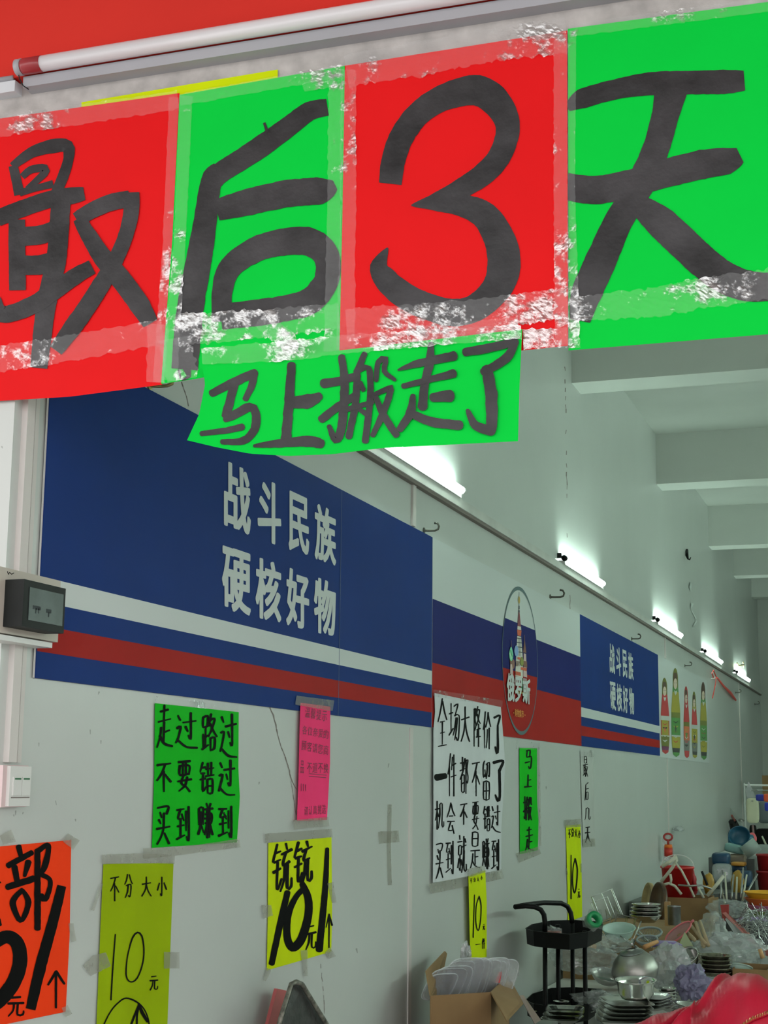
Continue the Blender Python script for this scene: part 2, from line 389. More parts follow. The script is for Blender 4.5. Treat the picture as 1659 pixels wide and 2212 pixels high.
M_mask = mat_film('old_clear_tape', (0.42, 0.41, 0.33, 1), haze=0.42, gmin=0.02, gmax=0.06, scale=40, rough=0.3, bump=0.3)
M_bag = mat_film('clear_bag', (0.50, 0.55, 0.53, 1), haze=0.30, gmin=0.05, gmax=0.35, scale=30, rough=0.15, bump=0.8)
M_bagthick = mat_film('milky_bag', (0.50, 0.53, 0.53, 1), haze=0.5, gmin=0.05, gmax=0.35, scale=30, rough=0.2, bump=0.8)
M_tubeon = mat_emit('lit_tube', (0.76, 1.0, 0.88, 1), TUBE_STRENGTH)
M_tubeoff = mat('unlit_tube', (0.78, 0.76, 0.78, 1), 0.25, spec=0.6)
M_chan = mat('lamp_channel', (0.42, 0.42, 0.45, 1), 0.4, nscale=5, namt=0.05)
M_capred = mat('red_cap', rgb(165, 45, 52), 0.4, coat=0.5)
M_leather = mat('red_leather', rgb(172, 16, 46), 0.42, nscale=6, namt=0.06, bump=0.15, bscale=60, spec=0.45)
M_gold = mat('gold_zip', (0.75, 0.45, 0.15, 1), 0.35, metal=1.0)
def plastic(n, r, g, b, rough=0.4): return mat('plastic_' + n, rgb(r, g, b), rough, nscale=6, namt=0.05)

# ---------------------------------------------------------------- structure
def box_obj(name, a, b, m, parent=None): return MB().box(a, b).build(name, m, parent)
struct(box_obj('floor', (-0.2, 2.6, -0.1), (HALL_W + 0.2, Y_END + 0.2, 0.0), M_floor))
struct(box_obj('pavement', (-12, -14, -0.12), (16, 2.6, -0.001), M_ground))
struct(box_obj('ceiling', (-0.2, YF + 0.14, Z_CEIL), (HALL_W + 0.2, Y_END + 0.2, Z_CEIL + 0.15), M_beam))
wall_left = struct(box_obj('wall_left', (-0.198, YF + 0.002, 0.0), (0.0, Y_END, Z_CEIL), M_wall))
struct(box_obj('wall_right', (HALL_W, YF + 0.002, 0.0), (HALL_W + 0.2, Y_END, Z_CEIL), M_wall))
struct(box_obj('wall_back', (-0.2, Y_END, 0.0), (HALL_W + 0.2, Y_END + 0.2, Z_CEIL), M_beam))
struct(box_obj('wall_front', (-0.2, YF, 2.36), (HALL_W + 0.2, YF + 0.14, 4.4), M_lintel), 'grey rendered lintel above the open shop front')
struct(box_obj('wall_facade_left', (-3.0, YF, 0.0), (-0.2, YF + 0.14, 4.4), M_lintel))
struct(box_obj('wall_facade_right', (HALL_W + 0.2, YF, 0.0), (8.0, YF + 0.14, 4.4), M_lintel))
struct(box_obj('sky_blocker', (-3.0, -0.6, 3.75), (8.0, YF, 3.9), M_lintel))  # unseen overhead slab, added to cut the skylight reaching the facade
# beams under the ceiling
for (y0, y1) in ((5.40, 5.67), (8.53, 8.80), (11.73, 12.02), (15.03, 15.29), (17.28, 17.54), (19.35, 19.6)):
    struct(box_obj('ceiling_beam', (0.0, y0, 3.835), (HALL_W, y1, Z_CEIL), M_beam))
# cable trunking along the wall, seams and conduits
led = struct(box_obj('trim_1', (0.0, 2.9, 2.652), (0.030, 20.05, 2.692), M_trunk), 'long pale plastic trunking along the left wall under the lamps')
box_obj('painted_shade_strip', (0.0, 2.9, 2.640), (0.022, 20.05, 2.652), M_seam, led)  # dark strip painting in the shade beneath the trunking
for y in (5.50, 11.97):
    struct(box_obj('trim_2', (0.0, y - 0.018, 0.3), (0.005, y + 0.018, 1.70), M_conduit)); struct(box_obj('trim_2', (0.0, y - 0.018, 2.478), (0.010, y + 0.018, 2.64), M_conduit))
struct(box_obj('trim_2', (0.0, 17.46, 0.3), (0.008, 17.50, 2.64), M_conduit))
struct(box_obj('trim_3', (0.0, 2.752, 1.53), (0.014, 2.782, 2.64), M_conduit))
struct(box_obj('trim_4', (0.0, 2.80, 1.53), (0.004, 2.815, 2.64), M_conduit))
# hairline cracks and scuffs in the plaster
def crack(name, surf, pts, wd, parent, m=M_seam, dash=0, seed=0):
    mb = MB(); rnd = random.Random(seed)
    for a, b in zip(pts, pts[1:]):
        n = max(1, int(math.hypot(b[0] - a[0], b[1] - a[1]) / 9)); prev = a
        for i in range(1, n + 1):
            t = i / n; q = (a[0] + (b[0] - a[0]) * t + rnd.uniform(-1, 1) * 0.9, a[1] + (b[1] - a[1]) * t)
            if rnd.random() > dash: ribbon(mb, surf, [(prev[0], prev[1], wd * rnd.uniform(.5, 1.2)), (q[0], q[1], wd * rnd.uniform(.4, 1.2))], 0.0006, cross=1, step=20, cap=None)
            prev = q
    if mb.f: mb.build(name, m, parent)
crack('crack', WALL, [(583, 1528), (591, 1545), (605, 1605), (622, 1655), (632, 1690), (640, 1705)], 2.6, wall_left, seed=1)
crack('crack', WALL, [(628, 1688), (636, 1735), (640, 1760)], 1.5, wall_left, seed=2)
crack('crack', WALL, [(693, 2082), (699, 2150), (701, 2200)], 1.3, wall_left, dash=.45, seed=3)
crack('crack', WALL, [(1220, 765), (1224, 1010), (1226, 1180)], 1.8, wall_left, dash=.55, seed=4)
crack('crack', WALL, [(392, 825), (405, 865), (411, 890), (432, 884)], 2.0, wall_left, dash=.2, seed=5)
crack('crack', WALL, [(1231, 1285), (1232, 1318)], 1.4, wall_left, dash=.3, seed=6)
M_scuff = mat_film('scuff_film', (0.25, 0.25, 0.22, 1), haze=0.35, gmin=0.0, gmax=0.02, scale=80)
rs = random.Random(11)
mb = MB()
for (x, y) in ((195, 1577), (218, 1600), (84, 1605), (214, 1495), (36, 1487), (120, 1730), (163, 1770), (30, 1760), (50, 1755), (34, 1752), (1015, 1700), (1180, 1700), (770, 2050), (560, 1690), (840, 1650), (1030, 2080), (4, 965)):
    ribbon(mb, WALL, [(x, y, rs.uniform(2, 4)), (x + rs.uniform(-2, 2), y + rs.uniform(3, 9), 1.5)], 0.0008, cross=1, step=5)
mb.build('scuff_marks', M_scuff, wall_left)['kind'] = 'stuff'

# ---------------------------------------------------------------- facade: fascia and unlit lamp
fas = tag(box_obj('fascia_board', (-1.4, YF - 0.03, 3.036), (4.6, YF - 0.001, 3.75), M_red_board), 'plain red fascia board above the shop front', 'sign board')
def capsule(mb, p0, p1, r, n=16):
    p0, p1 = Vector(p0), Vector(p1); d = (p1 - p0).normalized()
    mb.tube([p0 - d * r * 0.8, p0 - d * r * 0.5, p0, p1, p1 + d * r * 0.5, p1 + d * r * 0.8], [r * .55, r * .88, r, r, r * .88, r * .55], n)
lp = empty('tube_lamp', (-0.02, YF - 0.03, 3.04))
tag(lp, 'unlit white tube lamp with red end cap along the top of the lintel', 'lamp')
TZ = 3.047
mb = MB(); mb.tube([(0.055, YF - 0.050, TZ), (1.9, YF - 0.050, TZ)], 0.0175, 24); mb.build('tube', M_tubeoff, None, True).parent = lp
for o in lp.children: o.matrix_parent_inverse = Matrix.Translation(-lp.location)
def child(mb_or_obj, name, m, par, smooth=False):
    o = mb_or_obj.build(name, m, None, smooth); o.parent = par; o.matrix_parent_inverse = Matrix.Translation(-par.location); return o
child(MB().tube([(0.006, YF - 0.050, TZ), (0.012, YF - 0.050, TZ), (0.056, YF - 0.050, TZ)], [0.017, 0.0182, 0.0182], 24), 'end_cap', M_capred, lp, True)
child(MB().tube([(-0.008, YF - 0.050, TZ), (0.006, YF - 0.050, TZ)], 0.0185, 24), 'end_ring', M_chan, lp, True)
child(MB().box((0.0, YF - 0.036, 3.006), (1.9, YF, 3.031)), 'channel', M_chan, lp)
child(MB().tube([(-0.004, YF - 0.050, TZ - 0.015), (0.0, YF - 0.050, TZ - 0.028), (0.004, YF - 0.04, TZ - 0.04), (0.012, YF - 0.03, TZ - 0.045)], 0.0012, 6), 'wire', M_dgrey, lp)
lp2 = tag(MB().box((-0.5, YF - 0.03, 3.004), (-0.025, YF, 3.030)).build('lamp_channel', mat('lamp_white', (0.7, 0.72, 0.75, 1), 0.4)), 'short white lamp channel at the far left end beside the red cap', 'lamp')
lp3 = MB().tube([(-0.5, YF - 0.030, 3.036), (-0.03, YF - 0.030, 3.036)], 0.006, 8).build('cable', M_chan, lp2, True)

# ---------------------------------------------------------------- banner sheets
def wv(amp, sx, sy, seed, droop=None):
    def f(x, y):
        v = noise.noise(Vector((x / sx, y / sy, seed))) * amp
        return v + (droop(x, y) if droop else 0)
    return f
def crum(amp, s, seed):
    def f(x, y):
        v = abs(noise.noise(Vector((x / s, y / s, seed)))) + 0.5 * abs(noise.noise(Vector((x / s * 2.3, y / s * 2.3, seed + 7))))
        return amp * (v * 1.6 - 0.5)
    return f
def T(s, ox, oy, sc_): return [[(ox + x / sc_, oy + y / sc_, w_ / sc_) for (x, y, w_) in st] for st in s]
def ink_parts(surf, strokes, parent, rough=0.025, cross=6, off=0.0012, cap=None, name='brush_stroke'):
    for i, st in enumerate(strokes):
        mb = MB(); ribbon(mb, surf, st, off + i * 0.00012, cross=cross, rough=rough, step=7, cap=cap, seed=i * 3)
        mb.build(name, M_ink, parent, True)
TN = [0]
def tape(surf, pts, parent, off=0.0035, m=None, amp=0.0016, s=16, rough=0.10, cross=None, name='tape_strip', step=5):
    TN[0] += 1; mb = MB(); wd = max(p[2] for p in pts)
    ribbon(mb, surf, pts, off, cross=cross or max(4, int(wd / 5)), rough=rough, step=step, cap=None, seed=TN[0], crumple=crum(amp, s, TN[0] * 1.7), curve=False)
    return mb.build(name, m or M_tape, parent, False)

S1 = Surf('f', 0.010, wv(0.004, 150, 260, 1.0)); S2 = Surf('f', 0.011, wv(0.004, 150, 240, 5.0))
S3 = Surf('f', 0.013, wv(0.004, 180, 260, 9.0)); S4 = Surf('f', 0.011, wv(0.005, 160, 220, 13.0))
sh1 = tag(sheet('paper_sheet', S1, dict(t=[(-110, 275), (0, 256), (388, 201)], b=[(-110, 872), (0, 866), (150, 857), (350, 831)], l=[(-110, 275), (-110, 872)], r=[(388, 201), (372, 520), (350, 831)]), M_fred),
          'leftmost red poster sheet brushed with the black character 最', 'poster', 'large lettered sheets taped along the lintel')
sh2 = tag(sheet('paper_sheet', S2, dict(t=[(388, 205), (745, 142)], b=[(348, 829), (400, 822), (735, 768)], l=[(388, 205), (372, 520), (348, 829)], r=[(745, 142), (741, 450), (735, 768)]), M_fgreen),
          'green poster sheet brushed with 后, between the two red sheets', 'poster', 'large lettered sheets taped along the lintel')
sh4 = tag(sheet('paper_sheet', S4, dict(t=[(1227, 62), (1659, 4), (1800, -14)], b=[(1228, 757), (1659, 722), (1800, 712)], l=[(1227, 62), (1228, 757)], r=[(1800, -14), (1800, 712)]), M_fgreen),
          'rightmost green poster sheet brushed with 天', 'poster', 'large lettered sheets taped along the lintel')
sh3 = tag(sheet('paper_sheet', S3, dict(t=[(745, 142), (1225, 66)], b=[(733, 768), (1130, 757), (1227, 747)], l=[(745, 142), (740, 450), (733, 768)], r=[(1225, 66), (1227, 747)]), M_fred),
          'red poster sheet with the large brushed numeral 3', 'poster', 'large lettered sheets taped along the lintel')
# yellow slip behind the first two sheets
tag(sheet('paper_slip', Surf('f', 0.004), Q((176, 221), (600, 150), (600, 170), (176, 240)), M_fyel, nu=8, nv=1), 'thin yellow paper edge showing above the first two banner sheets', 'paper')

zui = [
 [(100, 385, 70), (125, 490, 78), (150, 610, 80)],
 [(95, 390, 60), (240, 285, 85), (400, 235, 110), (520, 235, 100), (528, 330, 78), (485, 470, 85), (430, 600, 80)],
 [(170, 470, 50), (240, 415, 60), (345, 405, 66), (340, 445, 60), (270, 510, 50), (210, 565, 45)],
 [(150, 595, 55), (270, 560, 50), (410, 525, 60)],
 [(-20, 790, 130), (200, 705, 130), (400, 640, 130), (560, 615, 130), (650, 600, 100)],
 [(130, 800, 125), (130, 1000, 130), (135, 1345, 128)],
 [(470, 640, 150), (460, 800, 150), (435, 1100, 155), (390, 1300, 150), (350, 1500, 150), (325, 1700, 145), (300, 1945, 130)],
 [(140, 930, 150), (300, 920, 145), (420, 880, 140)],
 [(140, 1150, 150), (300, 1150, 150), (420, 1120, 150)],
 [(-30, 1400, 60), (20, 1530, 130), (250, 1460, 140), (430, 1340, 140), (600, 1225, 125), (710, 1165, 110)],
 [(590, 800, 110), (700, 735, 125), (850, 670, 130), (1000, 640, 130)],
 [(1010, 590, 130), (1010, 750, 120), (960, 950, 115), (890, 1110, 120), (800, 1270, 135), (660, 1490, 140), (560, 1630, 140), (430, 1810, 110)],
 [(610, 790, 100), (670, 900, 120), (790, 1090, 150), (940, 1270, 160), (1070, 1450, 160), (1160, 1600, 120)],
]
ink_parts(S1, T(zui, 0, 250, 3.569), sh1, cross=5)
hou = [
 [(1180, 170, 120), (1050, 200, 135), (900, 310, 145), (700, 455, 155), (540, 560, 150), (430, 630, 150), (350, 720, 120)],
 [(400, 590, 70), (362, 660, 140), (335, 780, 155), (305, 1000, 165), (255, 1300, 188), (210, 1550, 190), (185, 1750, 195), (160, 2040, 190)],
 [(390, 905, 150), (600, 850, 190), (900, 785, 195), (1130, 765, 195), (1235, 725, 70)],
 [(425, 1700, 140), (430, 1480, 145), (490, 1310, 165), (680, 1180, 180), (880, 1130, 195), (1050, 1130, 205), (1160, 1210, 190), (1185, 1330, 175), (1150, 1450, 180), (1040, 1560, 190), (850, 1610, 185), (650, 1640, 190), (420, 1665, 180)],
 [(728, 280, 18), (752, 350, 24)],
 [(120, 2040, 20), (130, 2105, 12)], [(175, 2030, 60), (190, 2090, 30), (140, 2115, 12)],
]
ink_parts(S2, T(hou, 350, 180, 3.302), sh2)
san = [
 [(368, 966, 160), (390, 800, 168), (450, 630, 172), (560, 480, 170), (700, 380, 178), (850, 325, 200), (980, 310, 215), (1090, 370, 215), (1175, 490, 185), (1190, 620, 165), (1130, 780, 160), (1020, 900, 160), (880, 990, 145), (700, 1070, 95), (515, 1118, 8)],
 [(515, 1118, 6), (700, 1105, 110), (880, 1120, 160), (1030, 1190, 195), (1120, 1320, 215), (1162, 1450, 232), (1160, 1590, 232), (1100, 1720, 205), (960, 1840, 190), (800, 1870, 195), (620, 1825, 185), (450, 1740, 185), (330, 1630, 165), (290, 1540, 125), (350, 1415, 8)],
]
ink_parts(S3, T(san, 730, 100, 3.253), sh3, rough=0.02, cross=8)
tian = [
 [(55, 440, 40), (150, 370, 140), (400, 300, 140), (650, 262, 165), (900, 255, 165), (1150, 250, 170), (1295, 240, 140)],
 [(780, 300, 240), (740, 480, 190), (680, 700, 185), (600, 900, 200), (500, 1080, 195), (400, 1250, 200), (280, 1520, 220), (180, 1750, 215), (140, 1930, 140)],
 [(45, 985, 190), (250, 1010, 200), (500, 960, 190), (750, 890, 200), (1000, 830, 205), (1170, 805, 190), (1265, 765, 110)],
 [(560, 1120, 150), (700, 1230, 225), (850, 1370, 230), (1000, 1510, 230), (1150, 1620, 225), (1300, 1680, 220), (1461, 1690, 200), (1620, 1660, 150)],
]
ink_parts(S4, T(tian, 1210, 100, 3.254), sh4, rough=0.018, cross=8)

# small banner hanging lower
S5 = Surf('f', 0.024, lambda x, y: 0.05 * max(0, (600 - x) / 200) ** 2 * max(0, (y - 800) / 150) * 0.6 + 0.004 * noise.noise(Vector((x / 120, y / 200, 3))))
sh5 = tag(sheet('paper_banner', S5, dict(t=[(437, 792), (735, 757), (1128, 711)], b=[(404, 951), (467, 966), (540, 980), (623, 985), (720, 981), (824, 968), (1119, 953)], l=[(437, 792), (443, 830), (430, 895), (404, 951)], r=[(1128, 711), (1122, 840), (1119, 953)]), M_fgreen, nu=60, nv=20),
          'narrow green banner brushed with 马上搬走了 hanging under the big sheets', 'banner')
ban = [
 [(130, 335, 35), (230, 285, 45), (335, 237, 42)], [(333, 240, 38), (322, 300, 36), (292, 362, 28)], [(238, 290, 45), (222, 350, 42), (198, 440, 45)],
 [(195, 462, 28), (240, 440, 42), (310, 402, 44), (342, 430, 42), (335, 510, 42), (280, 565, 36), (180, 570, 26)], [(80, 530, 25), (200, 515, 30), (275, 498, 34)],
 [(515, 200, 42), (505, 350, 46), (488, 560, 50)], [(520, 380, 55), (600, 372, 70), (648, 350, 40)], [(335, 590, 16), (450, 578, 40), (600, 567, 55), (655, 580, 48)],
 [(670, 288, 42), (750, 275, 42), (835, 250, 36)], [(758, 160, 34), (772, 300, 42), (757, 500, 42), (728, 560, 40), (697, 495, 22)], [(662, 460, 40), (740, 400, 40), (825, 345, 34)],
 [(868, 145, 28), (832, 232, 36)], [(832, 232, 32), (825, 380, 36), (792, 545, 32)], [(832, 228, 28), (888, 215, 30), (896, 350, 32), (872, 565, 34)],
 [(848, 285, 24), (862, 318, 24)], [(780, 415, 25), (905, 378, 25)], [(842, 412, 22), (882, 440, 24)],
 [(925, 272, 22), (935, 185, 28), (972, 168, 28), (965, 228, 26), (1015, 270, 18)], [(915, 342, 22), (985, 312, 28), (996, 318, 30), (958, 430, 35), (908, 538, 24)], [(918, 342, 22), (960, 440, 36), (1022, 536, 34)],
 [(1190, 98, 26), (1186, 180, 44), (1160, 290, 40), (1150, 400, 48)], [(1032, 222, 10), (1130, 190, 38), (1300, 155, 46)], [(1057, 300, 26), (1180, 270, 30), (1298, 240, 42)],
 [(1200, 355, 42), (1280, 348, 60)], [(1103, 348, 26), (1090, 430, 45), (1040, 508, 34)], [(1085, 425, 36), (1180, 470, 46), (1328, 490, 46)],
 [(1358, 135, 40), (1450, 120, 45), (1600, 86, 38)], [(1598, 90, 34), (1555, 165, 46), (1445, 232, 38)], [(1462, 220, 55), (1480, 330, 58), (1486, 450, 58), (1478, 520, 50)], [(1482, 515, 50), (1405, 490, 44), (1368, 418, 20)],
]
ink_parts(S5, T(ban, 400, 700, 2.242), sh5, rough=0.07, cross=3, cap='round')

# clear tape over the sheets
tape(S1, [(-100, 285, 46), (0, 272, 46), (385, 216, 40)], sh1, s=13)
tape(S1, [(-40, 470, 60), (22, 520, 60)], sh1, amp=0.0008) if False else None
tape(S1, [(376, 210, 22), (362, 520, 20), (342, 826, 24)], sh1, s=22)
tape(S1, [(-100, 790, 56), (0, 775, 56), (120, 757, 56), (352, 716, 54)], sh1, s=20)
tape(S1, [(342, 700, 46), (335, 826, 40)], sh1, s=18, off=0.005)
tape(S2, [(402, 207, 28), (388, 520, 26), (366, 822, 34)], sh2, s=15)
tape(S2, [(388, 216, 26), (744, 152, 28)], sh2, s=13)
tape(S2, [(655, 190, 16), (720, 168, 40)], sh2, s=12, off=0.005)
tape(S2, [(726, 160, 32), (722, 450, 30), (716, 760, 34)], sh2, s=15, off=0.005)
tape(S2, [(375, 712, 70), (560, 700, 62), (733, 683, 58)], sh2, s=16)
tape(S2, [(378, 730, 70), (395, 820, 66)], sh2, s=26, off=0.005)
tape(S5, [(436, 770, 34), (600, 760, 44), (760, 742, 40), (1126, 716, 30)], sh5, s=15, off=0.006)
tape(S2, [(560, 690, 34), (620, 735, 44), (632, 765, 30)], sh2, s=12, off=0.006)
tape(S3, [(752, 150, 34), (752, 450, 34), (746, 755, 40)], sh3, s=15)
tape(S3, [(748, 152, 70), (900, 128, 72), (1060, 96, 74), (1224, 76, 76)], sh3, s=14)
tape(S3, [(748, 700, 66), (900, 690, 66), (1060, 676, 66), (1226, 655, 66)], sh3, s=13, amp=0.0024)
tape(S3, [(900, 722, 36), (1120, 704, 40)], sh3, s=14, off=0.006)
tape(S3, [(1211, 75, 30), (1211, 400, 30), (1214, 745, 32)], sh3, s=15, off=0.005)
tape(S3, [(1130, 733, 44), (1226, 728, 40)], sh3, s=14, off=0.005)
tape(S4, [(1236, 66, 18), (1234, 400, 16), (1238, 752, 30)], sh4, s=15)
tape(S4, [(1230, 66, 28), (1440, 38, 30), (1659, 10, 30), (1790, -6, 30)], sh4, s=13)
tape(S4, [(1232, 668, 52), (1400, 655, 62), (1520, 632, 66), (1659, 615, 66), (1790, 600, 60)], sh4, s=15, amp=0.0024)

# ---------------------------------------------------------------- printed panels on the left wall
def panel(y0, y1, z0=1.712, z1=2.474, m=M_navy, label='', group='printed wall panels'):
    o = box_obj('wall_panel', (0.0, y0, z0), (0.006, y1, z1), m); return tag(o, label, 'sign', group)
def stripe(y0, y1, z0, z1, m, parent, name='stripe', off=0.0068):
    return obj(name, [(off, y0, z0), (off, y1, z0), (off, y1, z1), (off, y0, z1)], [(0, 1, 2, 3)], m, parent)
PS = Surf('w', 0.0074)
row1 = lambda x: (140 + .47 * (x - 112), 620 + .36 * (x - 112)); row2 = lambda x: (752 + .345 * (x - 108), 1215 + .25 * (x - 108))
def slogan(parent, dy):
    for row, items in ((row1, (('战', 112, 305), ('斗', 353, 523), ('民', 575, 723), ('族', 762, 916))), (row2, (('硬', 98, 305), ('核', 338, 523), ('好', 558, 723), ('物', 757, 914)))):
        for ch, a, b in items:
            q = [(450 + x / 3.318, 950 + y / 3.318) for x, y in ((a, row(a)[0]), (b, row(b)[0]), (b, row(b)[1]), (a, row(a)[1]))]
            glyph('character', ch, PS, q, M_pwhite, parent, 0.0, bold=0.026, dy=dy)
for i, (a, b) in enumerate(((2.850, 5.748), (8.664, 11.58))):
    p = panel(a, b, label=('large blue panel with white slogan nearest the shop front' if i == 0 else 'blue slogan panel farther along, between the flag and doll panels'))
    stripe(a, b, 1.879, 1.934, M_pwhite, p); stripe(a, b, 1.770, 1.827, M_pred, p)
    if i == 0:
        stripe(2.842, 2.850, 1.712, 2.474, M_conduit, p, 'edge_strip', 0.004)
        obj('print_seam', [(0.0072, 4.70, 1.712), (0.0072, 4.704, 1.712), (0.0072, 4.704, 2.474), (0.0072, 4.70, 2.474)], [(0, 1, 2, 3)], mat('seam_blue', rgb(60, 78, 120), 0.5), p)
    slogan(p, 5.80 * i)
p = panel(5.752, 8.660, m=M_pwhite, label='white, blue and red striped flag panel with an oval cathedral emblem')
stripe(5.752, 8.660, 1.968, 2.224, M_navy2, p); stripe(5.752, 8.660, 1.712, 1.968, M_pred, p)
CY, CZ, CR = 7.21, 2.09, 0.362
# emblem: ring with its own flag field, cathedral and name
def disc(name, r0, r1, m, off, zlo=-2, zhi=2, n=72):
    v = []; f = []
    for k in range(n):
        a = 2 * PI * k / n
        for r in (r0, r1): v.append((off, CY + r * math.cos(a), CZ + r * math.sin(a)))
    for k in range(n): a = 2 * k; b = 2 * ((k + 1) % n); f.append((a, a + 1, b + 1, b))
    return obj(name, v, f, m, em)
em = obj('emblem', [(0.0078, CY + (CR - .003) * math.cos(2 * PI * k / 72), CZ + (CR - .003) * math.sin(2 * PI * k / 72)) for k in range(72)], [tuple(range(72))], M_pwhite, p)
def chord(z0, z1, m, off):
    pts = []; n = 24
    for k in range(n + 1):
        z = z0 + (z1 - z0) * k / n; pts.append((CY + math.sqrt(max(0, CR ** 2 - (z - CZ) ** 2)), z))
    v = [(off, a, z) for a, z in pts] + [(off, 2 * CY - a, z) for a, z in reversed(pts)]
    obj('emblem_band', v, [tuple(range(len(v)))], m, em)
chord(2.03, 2.268, M_navy2, 0.0082); chord(CZ - CR, 2.03, M_pred, 0.0082)
vr = []; fr = []
for k in range(96):
    a = 2 * PI * k / 96; th = 0.008 + 0.010 * abs(math.sin(a)) ** 3
    for r in (CR - th, CR): vr.append((0.0088, CY + r * math.cos(a), CZ + r * math.sin(a)))
for k in range(96): a = 2 * k; b = 2 * ((k + 1) % 96); fr.append((a, a + 1, b + 1, b))
obj('emblem_ring', vr, fr, mat('ring_green_grey', rgb(72, 100, 104), 0.5), em)
ES = Surf('w', 0.0092)
def ec(pts): return [(1060 + x / 6.142, 1240 + y / 6.144) for x, y in pts]
C_ = {k: mat('emblem_' + k, rgb(*v), 0.5) for k, v in dict(gold=(175, 150, 70), dark=(45, 50, 60), maroon=(130, 50, 60), orange=(215, 90, 45), cream=(225, 222, 210), brown=(130, 80, 60), blue=(130, 165, 215), olive=(130, 140, 50), mint=(120, 215, 170), pale=(215, 185, 180), text=(225, 150, 45), green=(20, 130, 70)).items()}
ei = [0]
def ep(name, col, pts):
    ei[0] += 1; return flat_poly(name, ES, ec(pts), C_[col], em, off=0.00012 * ei[0])
def el(name, col, cx, cy, rx, ry, tip=0):
    pts = []
    for k in range(20):
        a = 2 * PI * k / 20; y = -math.cos(a); x = math.sin(a) * (1 - 0.45 * max(0, -y) * tip)
        pts.append((cx + rx * x, cy + ry * y + 0.25 * rx * x))
    return ep(name, col, pts)
ep('spire', 'dark', [(375, 240), (379, 240), (381, 430), (376, 430)]); el('finial', 'gold', 377, 345, 14, 50)
ep('spire', 'dark', [(371, 420), (384, 424), (386, 510), (368, 506)]); ep('spire_band', 'cream', [(370, 468), (385, 472), (385, 480), (370, 476)])
ep('spire', 'maroon', [(370, 505), (384, 508), (402, 700), (355, 690)])
ep('tower', 'cream', [(356, 690), (402, 700), (405, 745), (354, 735)]); ep('tower', 'orange', [(350, 738), (408, 750), (402, 825), (356, 815)])
ep('tower', 'cream', [(352, 822), (404, 832), (425, 1100), (428, 1380), (326, 1350), (338, 1090)])
for y in (850, 905, 965, 1030): ep('tower_line', 'dark', [(350 - (y - 850) * .08, y - 6), (408 + (y - 850) * .1, y + 4), (408 + (y - 850) * .1, y + 16), (350 - (y - 850) * .08, y + 6)])
for x in (366, 382, 398): ep('tower_line', 'dark', [(x - 2, 850), (x + 2, 850), (x + 4, 1090), (x, 1090)])
ep('pole', 'brown', [(448, 805), (453, 806), (454, 880), (449, 880)]); ep('tower', 'brown', [(451, 860), (474, 1050), (430, 1040)])
ep('tower', 'pale', [(438, 1052), (470, 1060), (476, 1240), (484, 1375), (432, 1360)]); ep('tower', 'brown', [(434, 1150), (482, 1160), (484, 1245), (436, 1235)]); ep('tower', 'orange', [(400, 1235), (480, 1250), (478, 1290), (400, 1270)])
ep('pole', 'brown', [(271, 880), (276, 880), (276, 970), (271, 970)])
ep('tower', 'pale', [(262, 1180), (290, 1188), (296, 1340), (258, 1330)]); ep('tower', 'brown', [(254, 1145), (295, 1150), (292, 1200), (258, 1195)]); el('dome', 'brown', 302, 1195, 18, 65)
el('dome', 'mint', 272, 1060, 27, 95, 1); ep('dome_stripe', 'green', [(258, 1010), (264, 1008), (290, 1090), (284, 1100)]); ep('dome_stripe', 'cream', [(252, 1050), (258, 1045), (280, 1120), (274, 1128)])
el('dome', 'blue', 342, 1020, 28, 75, .4); el('dome', 'olive', 414, 1160, 24, 62, .4)
ep('tower', 'orange', [(358, 1100), (392, 1108), (396, 1140), (360, 1130)]); ep('tower_line', 'brown', [(326, 1150), (388, 1162), (388, 1170), (326, 1158)]); ep('tower', 'orange', [(330, 1290), (400, 1305), (400, 1352), (330, 1340)])
for x in (338, 356, 376): ep('tower_line', 'brown', [(x, 1165), (x + 7, 1167), (x + 7, 1225), (x, 1223)])
ep('flourish', 'green', [(412, 1380), (428, 1384), (422, 1560), (404, 1520)]); ep('flourish', 'gold', [(318, 1540), (535, 1600), (420, 1590), (330, 1580)])
for ch, a, b, t0, t1, b0, b1 in (('俄', 215, 318, 1300, 1340, 1680, 1700), ('罗', 325, 418, 1355, 1375, 1700, 1710), ('斯', 425, 525, 1370, 1400, 1705, 1740)):
    glyph('character', ch, ES, ec([(a, t0), (b, t1), (b, b1), (a, b0)]), M_pwhite, em, 0.006, bold=0.03)
for k, ch in enumerate('·购物集市·'):
    a = 290 + k * 30; t = 1780 + k * 6 + (50 if ch == '·' else 0); b = t + (20 if ch == '·' else 105)
    glyph('character', ch, ES, ec([(a + (10 if ch == '·' else 0), t), (a + (20 if ch == '·' else 29), t + 4), (a + (20 if ch == '·' else 29), b + 4), (a + (10 if ch == '·' else 0), b)]), C_['text'], em, 0.006, bold=0.012)

